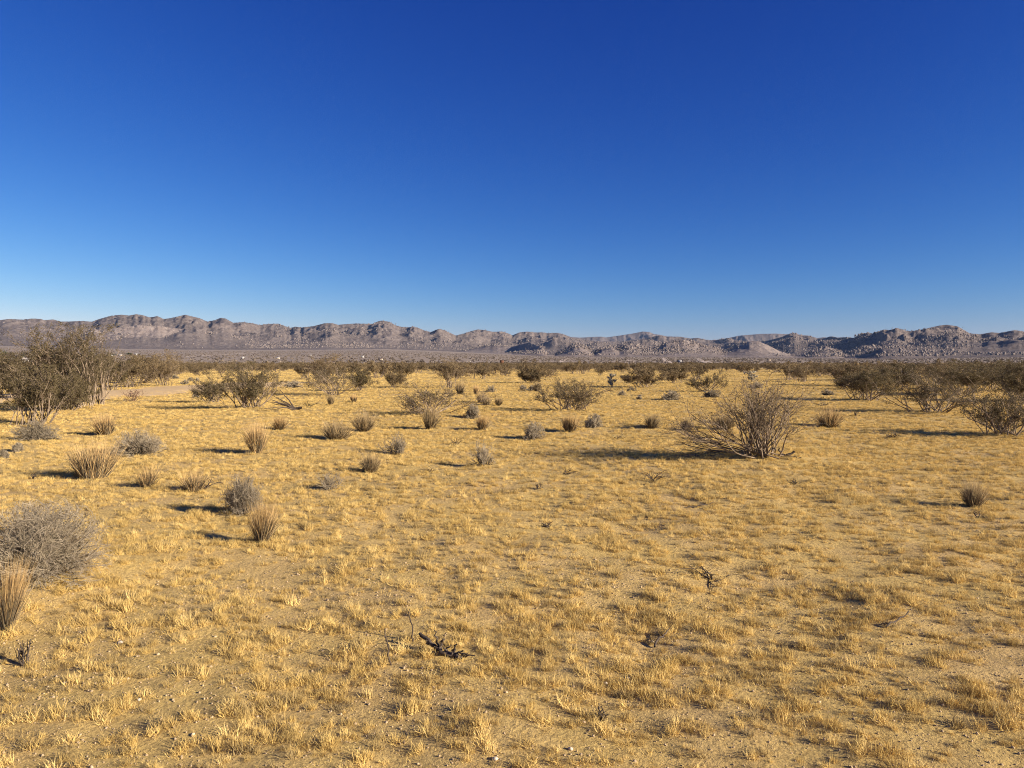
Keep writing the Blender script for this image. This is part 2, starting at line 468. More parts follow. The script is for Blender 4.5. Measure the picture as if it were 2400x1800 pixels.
# clumps of tall bunch grass
CLUMP = [
 (245, 1020, 42, 44, 'up', 'dark based grass clump standing between two low grey shrubs on the left'),
 (214, 1121, 74, 100, 'up', 'broad golden grass clump with a dark shadow at the left'),
 (600, 1061, 64, 50, 'up', 'tall narrow grass clump with dark foot and long shadow, left of centre'),
 (655, 1008, 28, 30, 'up', 'small dark grass clump beyond the tall narrow clump'),
 (852, 1010, 38, 54, 'fan', 'fanned grass clump with grey foot, left of the orange tipped clump'),
 (1006, 1005, 48, 40, 'orange', 'orange tipped grass clump in front of the low sprawling bush'),
 (786, 1030, 40, 68, 'fan', 'loose brown grass clump with its shadow running left, in mid clearing'),
 (1130, 1008, 30, 28, 'up', 'small dark grass clump right of the orange tipped clump'),
 (775, 949, 20, 15, 'orange', 'thin leaning straw clump behind the fanned clump, left one of a pair'),
 (829, 943, 15, 13, 'up', 'thin dark straw clump behind the fanned clump, right one of a pair'),
 (1078, 924, 26, 22, 'orange', 'straw clump at the foot of the slender creosote bush'),
 (1116, 925, 18, 12, 'up', 'tiny upright straw clump right of the slender creosote bush'),
 (1130, 945, 22, 24, 'orange', 'brown grass clump left in a tight row of three'),
 (1141, 951, 18, 20, 'fan', 'brown grass clump in the middle of a tight row of three'),
 (1168, 950, 16, 18, 'fan', 'brown grass clump right in a tight row of three'),
 (866, 1106, 38, 44, 'fan', 'spiky greyish grass clump below the round twiggy shrub'),
 (1336, 1012, 34, 36, 'up', 'rounded brown grass clump between two round grey shrubs'),
 (1528, 1004, 28, 34, 'fan', 'grass clump on a small dark mound in mid clearing'),
 (1609, 1009, 26, 28, 'fan', 'loose brown clump just left of the large open bush'),
 (1697, 1006, 32, 40, 'orange', 'reddish brown clump seen through the stems of the large open bush'),
 (1945, 1002, 42, 62, 'dome', 'domed straw clump right of the large open bush, casting a dark shadow'),
 (611, 1270, 80, 60, 'up', 'foreground grass clump with fine upright blades in front of a tangled grey shrub'),
 (2288, 1188, 54, 56, 'fan', 'lone brown grass clump near the right edge'),
 (342, 1140, 46, 54, 'thin', 'thin straw clump right of the broad golden clump'),
 (450, 1150, 46, 66, 'thin', 'sparse pale straw clump beside dark dead twigs'),
 (4, 1478, 136, 54, 'up', 'tall golden grass clump cut by the left edge in the foreground'),
 (1258, 917, 18, 18, 'orange', 'straw clump behind the open rounded bush, near a grey tuft'),
]
# low grey shrubs
GREY = [
 (74, 1350, 156, 256, 'big', 'largest grey shrub, dense dry twigs, in the left foreground'),
 (80, 1031, 38, 92, 'mound', 'low grey shrub in front of the dense bush near the left edge'),
 (318, 1067, 50, 96, 'mound', 'wide grey shrub beyond the broad golden grass clump'),
 (566, 1203, 74, 84, 'tangle', 'tangled pale grey shrub directly behind the foreground grass clump'),
 (1108, 981, 30, 36, 'mound', 'round grey shrub right of the sprawling bush'),
 (925, 1063, 40, 60, 'twiggy', 'round twiggy grey shrub with open dark stems in mid clearing'),
 (1130, 1090, 44, 50, 'twiggy', 'upright twiggy shrub with a faint shadow, right of the spiky clump'),
 (1250, 1028, 34, 44, 'mound', 'round grey shrub with a dark shadow, left of the rounded brown clump'),
 (1392, 1002, 28, 36, 'mound', 'round bluish grey shrub right of the rounded brown clump'),
 (1572, 937, 20, 38, 'mound', 'flat grey shrub left of the large open bush crown'),
 (1457, 928, 11, 18, 'mound', 'small low grey tuft in the clearing, below the upright cactus'),
 (1499, 936, 10, 12, 'mound', 'tiny grey tuft right of the low tuft below the cactus'),
 (1481, 917, 8, 20, 'mound', 'flat grey tuft at the shadow edge of the dense brown bush'),
 (1226, 913, 10, 17, 'mound', 'grey tuft behind the open rounded bush, leftmost'),
 (1246, 916, 12, 22, 'mound', 'brownish grey tuft behind the open rounded bush, beside straw'),
 (1151, 919, 14, 22, 'mound', 'grey tuft right of the tiny upright straw clump'),
 (1668, 931, 16, 34, 'mound', 'grey shrub behind the left stems of the large open bush'),
 (1775, 910, 14, 30, 'mound', 'grey shrub in front of the pale branching cactus'),
 (458, 932, 11, 13, 'mound', 'tiny dark round shrub left of the small rounded creosote'),
 (690, 908, 16, 40, 'mound', 'grey shrub in the gap behind the broad creosote bush'),
 (407, 888, 10, 18, 'mound', 'far grey tuft on bare sand, leftmost of four'),
 (433, 901, 10, 17, 'mound', 'far grey tuft on bare sand, nearest of four'),
 (446, 893, 8, 12, 'mound', 'far grey tuft on bare sand, third of four'),
 (462, 894, 8, 11, 'mound', 'far grey tuft on bare sand, rightmost of four'),
 (1940, 926, 13, 26, 'mound', 'brown ball shaped shrub left of the right hand bushes'),
 (768, 1147, 34, 56, 'thinmound', 'sparse grey shrub with few twigs in the left middle ground'),
 (38, 1060, 20, 20, 'mound', 'small dark grey tuft below the low shrub near the left edge'),
 (4, 1073, 16, 20, 'mound', 'small grey tuft cut by the left edge'),
]
# small dead things: base, height, width, label
TWIGS = [
 (73, 1123, 16, 16, 'small dark dead tuft left of the broad golden grass clump'),
 (474, 1146, 28, 60, 'dark dead twigs lying beside the sparse pale straw clump'),
 (1070, 1043, 18, 26, 'small dark spiky dead plant below the orange tipped clump'),
 (1008, 1106, 14, 46, 'low dark dead twigs right of the spiky greyish clump'),
 (1330, 1111, 20, 36, 'dead twigs in open grass below the rounded brown clump'),
 (1532, 1129, 32, 56, 'dead upright twigs in front of the large bush shadow'),
 (1262, 1146, 14, 30, 'small brown dead twigs near the middle of the grass'),
 (1449, 1029, 14, 28, 'small dark dead plant in front of the grass clump on a mound'),
 (2090, 1025, 20, 40, 'arched dead twigs at the shadow tip of the right edge bush'),
 (1865, 1136, 16, 20, 'small dark dead stump with a shadow, right of the large bush'),
 (2006, 975, 12, 14, 'tiny dark dead stub below the bush left of the widest one'),
 (1930, 951, 9, 26, 'low dark twigs under the brown ball shaped shrub'),
 (2294, 1213, 20, 36, 'dark bare twigs in front of the lone brown clump near the right edge'),
 (1668, 1360, 38, 120, 'spreading bare dead shrublet in the right foreground grass'),
 (1282, 1236, 18, 24, 'dark dead twig cluster in the central grass'),
 (722, 953, 16, 36, 'low green sprig right of the fallen dead limbs'),
 (313, 941, 30, 42, 'small brown withered shrub standing alone on the dirt track edge'),
 (42, 1560, 70, 40, 'dark forked dead twig in the lower left corner'),
 (1415, 1682, 28, 34, 'short dark dead stem near the bottom, right of centre'),
]

RNG = np.random.default_rng(7)
for px, py, h, w, kind, _ in CREO:
    if py > 930:
        x, y = at(px, py, 0.05)
        d = y; amp = {'hero': .13}.get(kind, .07); MOUNDS.append((x, y, amp, max(.5, .42 * w * d / F)))
gx, gy = at(110, 1352); MOUNDS.append((gx, gy + .15, .07, .55))
gx, gy = at(1528, 1004); MOUNDS.append((gx - .2, gy, .10, .45))

# ------------------------------------------------------------------ setting: ground, track, mountains
def build_ground():
    rr = [0.0]
    r = 0.6
    while r < 300: rr.append(r); r *= 1.0145
    while r < 9500: rr.append(r); r *= 1.03
    rr = np.array(rr)
    az = np.concatenate([np.arange(-180, -50, 6), np.arange(-50, 50, .34), np.arange(50, 180, 6)])
    a = np.radians(az); na = len(a)
    Rg, Ag = np.meshgrid(rr, a, indexing='ij')
    x = Rg * np.sin(Ag); y = Rg * np.cos(Ag); z = ground_z(x, y)
    v = np.stack([x, y, z], -1).reshape(-1, 3)
    i = np.arange(len(rr) - 1)[:, None] * na; j = np.arange(na)[None, :]; j2 = (j + 1) % na
    q = np.stack([i + j, i + na + j, i + na + j2, i + j2], -1).reshape(-1, 4)[:, ::-1]
    o = link('ground', make_mesh('ground', v, q, None, [ground_material()], None, True))
    tag(o, 'sandy desert floor rising to a long slope below the mountains', None, None, 'structure')
build_ground()

def strip(name, pts, width, m, label, lift=.03, n=40, wob=0.0, seed=0):
    pts = np.asarray(pts, float); t = np.linspace(0, len(pts) - 1, n)
    c = np.stack([np.interp(t, np.arange(len(pts)), pts[:, k]) for k in (0, 1)], 1)
    for _ in range(3): c[1:-1] = (c[:-2] + 2 * c[1:-1] + c[2:]) / 4
    d = unit(np.gradient(c, axis=0)); nrm = np.stack([-d[:, 1], d[:, 0]], 1)
    k = 6; u = np.linspace(-.5, .5, k)
    wv = width * (1 + wob * fbm(t * 1.3, t * 0 + seed, 2, seed))
    p = c[:, None] + nrm[:, None] * (u[None, :, None] * wv[:, None, None])
    z = ground_z(p[..., 0], p[..., 1]) + lift - .05 * (np.abs(u)[None] > .45)
    v = np.concatenate([p, z[..., None]], -1).reshape(-1, 3)
    i = np.arange(n - 1)[:, None] * k; j = np.arange(k - 1)[None]
    q = np.stack([i + j, i + j + 1, i + k + j + 1, i + k + j], -1).reshape(-1, 4)
    return tag(link(name, make_mesh(name, v, q, None, [m], None, True)), label, None, None, 'structure')

TRACK = [at(-200, 940), at(60, 930), at(240, 922), at(380, 914), at(520, 906), at(640, 897)]
strip('dirt_track', TRACK, 9.0, M['track'], 'bare sandy dirt track crossing behind the bushes on the left', lift=.06, n=60, wob=.5, seed=5)

SKYLINE = [(-700, 742), (-400, 748), (-200, 744), (0, 750), (23, 747), (54, 748.5), (80, 746), (98, 747), (107, 750), (127, 748), (143, 753), (163, 753), (195, 751.6), (217, 753.5), (235, 747), (262, 739.5), (286, 737), (304, 739), (322, 736), (336, 738), (353, 743.5), (371, 740.4), (385, 747), (400, 745.5), (436, 737), (447, 740), (469, 745), (487, 753), (505, 750), (518, 744.5), (530, 746), (548, 756), (570, 754.5), (592, 757), (610, 761.5), (631, 759), (653, 758), (668, 763.5), (682, 768), (693, 765), (707, 767), (735, 764), (762, 757), (780, 757), (794, 761), (800, 760), (836, 757.5), (872, 759), (887, 752.6), (896, 751), (912, 753.5), (927, 761.6), (937, 765), (955, 767), (970, 765), (983, 769), (995, 774), (1010, 778), (1021, 773), (1030, 770), (1040, 773), (1057, 780.6), (1069, 786), (1089, 780.6), (1107, 775), (1120, 771.6), (1136, 773), (1153, 777), (1178, 776.7), (1194, 782), (1200, 786), (1218, 778.5), (1236, 776.7), (1254, 779), (1272, 778.5), (1281, 780.6), (1308, 779.7), (1323, 784), (1341, 791), (1359, 795), (1400, 800), (1450, 800), (1500, 795), (1533, 788), (1544, 786), (1562, 788), (1598, 789), (1600, 790), (1618, 793), (1634, 791.5), (1660, 797), (1680, 796.5), (1708, 791.5), (1720, 797), (1760, 800), (1800, 797), (1830, 790), (1844, 784), (1858, 779), (1871, 784), (1893, 787), (1915, 794), (1931, 792), (1947, 787.5), (1962, 790.6), (1985, 789.7), (2000, 791.5), (2016, 782.4), (2031, 779), (2049, 782.4), (2069, 771.6), (2081, 773.4), (2101, 768), (2116, 772.5), (2126, 776), (2154, 772.5), (2175, 768), (2199, 762.5), (2217, 760.4), (2242, 764), (2260, 774), (2271, 780.6), (2296, 782.8), (2322, 778), (2340, 779.7), (2362, 775.6), (2376, 773), (2390, 774.8), (2400, 777), (2600, 768), (2800, 772), (3100, 764)]
FARLINE = [(1250, 800), (1320, 793), (1341, 789.7), (1359, 791), (1381, 790), (1408, 788.8), (1421, 790.6), (1453, 786), (1482, 781.5), (1506, 776.7), (1522, 778), (1533, 783), (1544, 784), (1562, 788), (1600, 796), (1660, 800), (1708, 791.5), (1732, 786.4), (1748, 785), (1781, 782.4), (1817, 781.5), (1844, 783), (1871, 785), (1893, 786), (1915, 792), (1931, 790), (1960, 794), (2020, 800)]
FRONT = [(-700, 800), (-500, 785), (-300, 800), (-100, 806), (0, 812), (120, 815), (170, 800), (200, 778), (222, 768), (240, 779), (271, 768), (325, 761), (371, 763), (436, 772), (490, 777), (535, 785), (563, 788), (581, 799), (600, 818), (640, 824), (680, 806), (720, 802), (760, 812), (800, 806), (860, 800), (930, 806), (980, 812), (1000, 826), (1060, 826), (1110, 814), (1160, 806), (1200, 812), (1240, 802), (1270, 812), (1288, 838), (1318, 824), (1345, 806), (1358, 804), (1375, 815), (1392, 828), (1410, 815), (1435, 811), (1452, 818), (1470, 806), (1490, 808), (1510, 814), (1540, 816), (1562, 801), (1590, 798), (1610, 797), (1640, 808), (1670, 812), (1698, 824), (1726, 812), (1754, 799.6), (1773, 798), (1799, 808), (1826, 822), (1860, 832), (1890, 830), (1905, 820), (1934, 811), (1962, 819), (1980, 830), (2000, 820), (2027, 809.6), (2051, 809.6), (2076, 818), (2094, 811), (2117, 809.6), (2134, 817), (2159, 828), (2220, 836), (2300, 846), (2400, 846), (2600, 830), (3100, 826)]
MIDLINE = [(-700, 775), (-500, 790), (-300, 772), (-100, 783), (0, 778), (60, 786), (110, 772), (160, 779), (215, 800), (300, 812), (560, 812), (610, 796), (640, 790), (672, 786), (692, 774), (715, 786), (742, 776), (765, 770), (790, 782), (815, 772), (845, 766), (868, 776), (884, 766), (905, 772), (930, 786), (962, 774), (985, 786), (1012, 796), (1032, 786), (1060, 800), (1095, 790), (1122, 786), (1150, 797), (1180, 790), (1215, 797), (1245, 787), (1275, 794), (1300, 788), (1335, 801), (1370, 808), (1400, 800), (1440, 808), (1480, 799), (1520, 795), (1550, 803), (1600, 797), (1640, 801), (1690, 806), (1730, 800), (1790, 808), (1830, 796), (1862, 790), (1895, 800), (1945, 796), (1990, 803), (2030, 789), (2056, 796), (2078, 782), (2098, 790), (2118, 781), (2145, 794), (2180, 784), (2205, 790), (2235, 776), (2262, 785), (2300, 798), (2335, 789), (2370, 797), (2400, 788), (2600, 784), (2800, 792), (3100, 780)]
DMAIN = ([-700, 0, 600, 1000, 1200, 1600, 1950, 2060, 2400, 3100], [4700, 4700, 5000, 4700, 5100, 5400, 4500, 3600, 3200, 3000])
DMID = ([-700, 0, 600, 1000, 1200, 1600, 1950, 2060, 2400, 3100], [4400, 4400, 4550, 4300, 4300, 4200, 3700, 3150, 2950, 2800])
DFRONT = ([-700, 0, 600, 700, 1000, 1200, 1300, 1600, 2400, 3100], [4000, 4050, 4150, 4000, 3950, 3500, 2850, 2950, 2800, 2700])
BOULDER_SPOTS = []

def range_mesh(name, line, dist, wf, wb, na, nr, amp, m, label, seed, lo=-700, hi=3100, rock=0.0, rough=1.0, pw=1.6, wander=160):
    px = np.linspace(lo, hi, 40 * na // 40)
    a0, a1 = float(ang(lo)), float(ang(hi))
    a = np.linspace(a0, a1, na); px = 1200 + F * np.tan(a)
    lx, ly = zip(*line)
    cy = np.interp(px, lx, ly)
    tgt = slope(cy) * np.cos(a)                       # rise over slant distance of the crest
    D = np.interp(px, *dist) if isinstance(dist, tuple) else np.full(na, float(dist))
    for _ in range(30): D[1:-1] = (D[:-2] + 2 * D[1:-1] + D[2:]) / 4
    D = D + wander * fbm(a * 7, a * 0 + .5, 3, seed, .35)
    u = np.linspace(-1, 1, nr)
    r = D[:, None] + np.where(u < 0, u * wf, u * wb)[None]
    x = r * np.sin(a)[:, None]; y = r * np.cos(a)[:, None]
    g = far_rise(x, y)
    # spurs and gullies
    wx = x + 60 * fbm(x / 260, y / 260, 2, seed + 40); wy = y + 60 * fbm(x / 260, y / 260, 2, seed + 50)
    n1 = ridged(wx / 620, wy / 620, 3, seed + 1); n2 = ridged(wx / 190, wy / 190, 3, seed + 9)
    n3 = ridged(x / 55, y / 55, 3, seed + 15); n4 = vnoise(x / 17, y / 17, seed + 23)
    v = np.abs(u)[None]
    shape = np.where(u[None] < 0, np.maximum(1 - v, 0) ** pw, np.maximum(1 - v, 0) ** 1.3)
    h = shape * (1 + amp * (n1 - .5) * 1.5 * np.minimum(1, v * 5 + .12)) + rough * shape ** .6 * (.12 * (n2 - .5) * np.minimum(1, v * 6 + .25) + .105 * (n3 - .5) + .045 * (n4 - .5))
    h = np.maximum(h, 0) * smooth(0, .06, 1 - v)
    need = tgt * D + EYE - np.take_along_axis(g, np.argmax(shape, 1)[:, None] * 0 + int(np.argmin(np.abs(u))), 1)[:, 0]
    H = h * np.maximum(need, 0)[:, None]
    for _ in range(4):                                # let the crest seen from the flat meet the real skyline
        e = (g + H - EYE) / r
        k = np.argmax(e, 1)
        rk = r[np.arange(na), k]; gk = g[np.arange(na), k]; Hk = H[np.arange(na), k]
        want = tgt * rk + EYE - gk
        f = np.clip(np.where(Hk > 1, want / np.maximum(Hk, 1), 1), .3, 3)
        f = np.convolve(np.pad(f, 2, 'edge'), [.1, .2, .4, .2, .1], 'valid')
        H = H * f[:, None]
    z = g + H - 4 * (1 - smooth(0, .05, 1 - v)) - 1.0
    V = np.stack([x, y, z], -1).reshape(-1, 3)
    i = np.arange(na - 1)[:, None] * nr; j = np.arange(nr - 1)[None]
    q = np.stack([i + j, i + nr + j, i + nr + j + 1, i + j + 1], -1).reshape(-1, 4)
    o = link(name, make_mesh(name, V, q, None, [m], None, False))
    tag(o, label, None, None, 'structure')
    if rock:
        rng = np.random.default_rng(seed + 5)
        ii = rng.integers(2, na - 3, 400000); jj = rng.integers(2, int(nr * .62), 400000)
        P = V.reshape(na, nr, 3)[ii, jj]
        mask = fbm(P[:, 0] / 240, P[:, 1] / 240, 3, seed + 77)
        prob = smooth(-.16, .34, mask + .35 * (n2[ii, jj] - .5)) * (H[ii, jj] > 6)
        pxs = px[ii]; prob = prob * np.interp(pxs, [0, 200, 240, 600, 690, 1000, 1100, 1250, 1350, 1700, 2000, 2400], [.35, .4, 1, 1, 1, 1, .5, .8, 1, 1, .9, .6])
        if name == 'mountain_range': prob = prob * np.interp(pxs, [200, 260, 560, 640], [1, .06, .06, 1])
        keep = rng.uniform(0, 1, len(prob)) < prob
        BOULDER_SPOTS.append((P[keep][:rock], rng))
    return o

m_far = mountain_material('far_ridge_rock', (.14, .118, .105), (.18, .15, .133), (.17, .14, .125))
m_main = mountain_material('mountain_slope', (.105, .085, .074), (.165, .134, .115), (.20, .165, .142))
m_front = mountain_material('rocky_hill_slope', (.15, .118, .098), (.225, .181, .154), (.27, .224, .193))
range_mesh('far_ridge', FARLINE, 8200, 900, 900, 420, 60, .5, m_far, 'smooth far ridge in the gaps of the mountain range', 300, 1250, 2020, 0, .5)
range_mesh('mountain_range', SKYLINE, DMAIN, 1500, 800, 1500, 170, .55, m_main, 'long bare mountain range along the horizon', 500, rock=34000, pw=1.55, wander=420)
range_mesh('rocky_ridges', MIDLINE, DMID, 620, 420, 1600, 90, .55, m_main, 'broken rocky ridges stepping up to the mountain range', 650, rock=22000, pw=1.4, wander=320)
range_mesh('rocky_hills', FRONT, DFRONT, 560, 380, 1700, 100, .6, m_front, 'row of low boulder hills in front of the mountain range', 800, rock=34000)

def ico_rock(seed, flat=.75):
    rng = np.random.default_rng(seed)
    t = (1 + 5 ** .5) / 2
    v = np.array([(-1, t, 0), (1, t, 0), (-1, -t, 0), (1, -t, 0), (0, -1, t), (0, 1, t), (0, -1, -t), (0, 1, -t), (t, 0, -1), (t, 0, 1), (-t, 0, -1), (-t, 0, 1)], float)
    f = [(0, 11, 5), (0, 5, 1), (0, 1, 7), (0, 7, 10), (0, 10, 11), (1, 5, 9), (5, 11, 4), (11, 10, 2), (10, 7, 6), (7, 1, 8), (3, 9, 4), (3, 4, 2), (3, 2, 6), (3, 6, 8), (3, 8, 9), (4, 9, 5), (2, 4, 11), (6, 2, 10), (8, 6, 7), (9, 8, 1)]
    v = unit(v) * rng.uniform(.72, 1.2, (12, 1)); v[:, 2] *= flat
    return v, f

def boulders():
    pr = []
    for k in range(5):
        v, f = ico_rock(60 + k, .9)
        pr.append(proto('boulder_shape', make_mesh('boulder', v, None, f, [M['boulder']])))
    P = np.concatenate([p for p, _ in BOULDER_SPOTS]); n = len(P)
    s = RNG.lognormal(math.log(1.35), .6, n)
    s = np.clip(s, .7, 5)
    P = P + np.stack([RNG.normal(0, 8, n), RNG.normal(0, 8, n), s * .25], 1)
    sc = np.stack([s * RNG.uniform(.7, 1.2, n), s * RNG.uniform(.7, 1.2, n), s * RNG.uniform(.8, 1.5, n)], 1)
    o = scatter('boulders', P, RNG.uniform(0, 6.28, (n, 3)) * np.array([.1, .1, 1]), sc, RNG.integers(0, 5, n), pr)
    tag(o, 'pale granite boulders piled over the hillsides', None, None, 'stuff')
boulders()

# ------------------------------------------------------------------ plant builders
def creosote_geo(seed, H, W, kind, detail=1.0, leafsize=.012):
    """returns (stems Geo, leaves Geo) at real size"""
    rng = np.random.default_rng(seed)
    n = int({'hero': 58, 'dense': 30, 'tall': 36, 'vase': 24, 'sprawl': 24, 'wide': 30, 'lean': 26}[kind] * (detail ** .5))
    n = max(n, 6)
    az = rng.uniform(0, 2 * np.pi, n)
    th = {'hero': rng.uniform(.03, .66, n), 'dense': rng.uniform(.05, .8, n), 'tall': rng.uniform(.02, .45, n), 'vase': rng.uniform(.1, .55, n),
          'sprawl': rng.uniform(.3, 1.3, n), 'wide': rng.uniform(.15, 1.05, n), 'lean': rng.uniform(.15, 1.15, n)}[kind]
    d = np.stack([np.sin(th) * np.cos(az), np.sin(th) * np.sin(az), np.cos(th)], 1)
    L = np.full(n, .66) * rng.uniform(.7, 1.15, n)
    if kind == 'tall': d = unit(d + np.array([-.28, 0, 0]))
    if kind == 'lean': d[: n // 2] = unit(d[: n // 2] + np.array([-.8, 0, 0]))
    br = {'hero': .08, 'wide': .14, 'sprawl': .12, 'dense': .12}.get(kind, .07)
    p0 = np.stack([rng.normal(-.06 if kind == 'hero' else 0, br, n), rng.normal(0, br, n), np.full(n, -.03)], 1)
    if kind == 'hero':
        k = 13                                              # limbs lying on the ground at the left
        a2 = np.pi + rng.normal(0, .5, k)
        d = np.concatenate([d, np.stack([np.cos(a2), np.sin(a2), rng.uniform(.05, .35, k)], 1)])
        p0 = np.concatenate([p0, np.stack([rng.normal(0, .12, k), rng.normal(0, .1, k), np.full(k, 0.0)], 1)])
        L = np.concatenate([L, rng.uniform(.6, .95, k)]); n += k
    up = .05 if kind in ('hero', 'dense', 'wide', 'sprawl', 'lean') else .03
    P0, D0 = grow(rng, p0, d, L, 8, up, .10)
    if kind in ('hero', 'sprawl', 'wide', 'lean'): P0[..., 2] = np.maximum(P0[..., 2], -.03 + .02 * rng.random(P0.shape[:2]))
    n1 = max(2, int(round(3.2 * detail ** .3)))
    a, b, par = fork(rng, P0, D0, n1, .3, 1.0, .55); L1 = L[par] * rng.uniform(.35, .7, len(a))
    P1, D1 = grow(rng, a, b, L1, 6, .07, .12)
    n2 = max(2, int(round(4 * detail ** .35)))
    a, b, par = fork(rng, P1, D1, n2, .3, 1.0, .6); L2 = L1[par] * rng.uniform(.3, .6, len(a))
    P2, D2 = grow(rng, a, b, L2, 4, .05, .14)
    n3 = max(1, int(round(3 * detail ** .5)))
    a, b, par = fork(rng, P2, D2, n3, .3, 1.0, .8); L3 = L2[par] * rng.uniform(.3, .7, len(a))
    P3, D3 = grow(rng, a, b, L3, 3, .02, .15)
    allp = np.concatenate([P0.reshape(-1, 3), P1.reshape(-1, 3), P2.reshape(-1, 3), P3.reshape(-1, 3)])
    zs = H / np.percentile(allp[:, 2], {'tall': 98.9, 'dense': 99.0, 'hero': 99.8}.get(kind, 99.4))
    xs = W / (np.percentile(allp[:, 0], 98.5) - np.percentile(allp[:, 0], 1.5))
    sc = np.array([xs, xs, zs])
    Ps = [p * sc for p in (P0, P1, P2, P3)]
    for p in Ps: p[..., 2] = np.where(p[..., 2] > H, H + (p[..., 2] - H) * .2, p[..., 2])
    g = Geo(); lf = Geo()
    rb = .0056 * math.sqrt(H + W) * (.55 if kind == 'hero' else .8)
    thick = 1.0 if detail >= 1 else 1.0 / detail ** .32
    rads = ((2.0 * rb, .9 * rb), (.9 * rb, .5 * rb), (.5 * rb, .28 * rb), (.28 * rb, .16 * rb))
    for P, (r0, r1), sd in zip(Ps, rads, (4, 3, 3, 3)):
        B, m, _ = P.shape
        if detail < .2 and P is Ps[3]: continue
        rad = np.linspace(r0, r1, m)[None] * rng.uniform(.7, 1.3, (B, 1)) * thick
        tubes(g, P, rad, sd if detail >= 1 else 3)
    nl = {'hero': 2, 'dense': 16, 'tall': 18, 'vase': 10, 'sprawl': 5, 'wide': 9, 'lean': 7}[kind]
    src = np.concatenate([Ps[3].reshape(-1, 3), Ps[2][:, 2:].reshape(-1, 3)])
    lp = np.repeat(src, max(1, int(round(nl / 3))), 0)
    if kind == 'hero': lp = lp[(lp[:, 2] > .3 * H) & (rng.random(len(lp)) < .48)]
    leaves(lf, rng, lp, leafsize, leafsize * 1.6)
    return g, lf

def creosote_thing(loc, seed, H, W, kind, detail, leafsize, leafmat='leaf', rz=0):
    e = bpy.data.objects.new('creosote_bush', None); COL.objects.link(e); e.location = loc; e.rotation_euler = (0, 0, rz)
    e.empty_display_size = .2
    g, lf = creosote_geo(seed, H, W, kind, detail, leafsize)
    link('stems', g.mesh('creosote_stems', [M['bark']]), e)
    link('foliage', lf.mesh('creosote_foliage', [M[leafmat]]), e)
    return e

def ribbons(g, rng, p0, d0, L, w, m=4, droop=.0, wig=.06):
    """flat tapering blades"""
    P, D = grow(rng, p0, d0, L, m, -droop, wig)
    side = unit(np.cross(D, rng.normal(0, 1, D.shape[:1] + (1, 3))))
    tp = np.linspace(1, .12, m)[None, :, None] * np.asarray(w)[:, None, None]
    v = np.stack([P - side * tp, P + side * tp], 2)                 # B,m,2,3
    B = len(P); base = (np.arange(B) * m * 2)[:, None] + (np.arange(m - 1) * 2)[None]
    q = np.stack([base, base + 1, base + 3, base + 2], -1).reshape(-1, 4)
    g.add(v, q)

def radial(rng, n, t0, t1, pw=1.0):
    az = rng.uniform(0, 2 * np.pi, n); th = t0 + (t1 - t0) * rng.random(n) ** pw
    return np.stack([np.sin(th) * np.cos(az), np.sin(th) * np.sin(az), np.cos(th)], 1)

def clump_geo(seed, H, W, kind, n=420, w=.0022):
    rng = np.random.default_rng(seed)
    lean = {'up': .30, 'fan': .62, 'orange': .4, 'dome': .9, 'thin': .6}[kind]
    n = int(n * {'thin': .35}.get(kind, 1))
    br = .16 * W
    def base(k): 
        a = rng.uniform(0, 6.28, k); r = br * np.sqrt(rng.random(k)); return np.stack([r * np.cos(a), r * np.sin(a), np.full(k, -.01)], 1)
    old = Geo(); new = Geo()
    k = int(n * .62); b = base(k); d = unit(radial(rng, k, 0, lean * 1.25, .7) + np.array([1, 1, 0]) * b / max(W, .01) * 1.5)
    ribbons(old, rng, b, d, rng.uniform(.35, .78, k) * H, np.full(k, w * 1.3), 4, .0, .09)
    k = n - k; b = base(k); d = unit(radial(rng, k, 0, lean, .8) + np.array([1, 1, 0]) * b / max(W, .01) * 1.5)
    ribbons(new, rng, b, d, rng.uniform(.6, 1.12, k) * H, np.full(k, w), 5, .0, .08)
    allp = np.concatenate([x for x in new.v] + [x for x in old.v])
    sx = W / (np.percentile(allp[:, 0], 97.5) - np.percentile(allp[:, 0], 2.5)); sz = H / np.percentile(allp[:, 2], 95)
    return old, new, (sx, sx, sz)

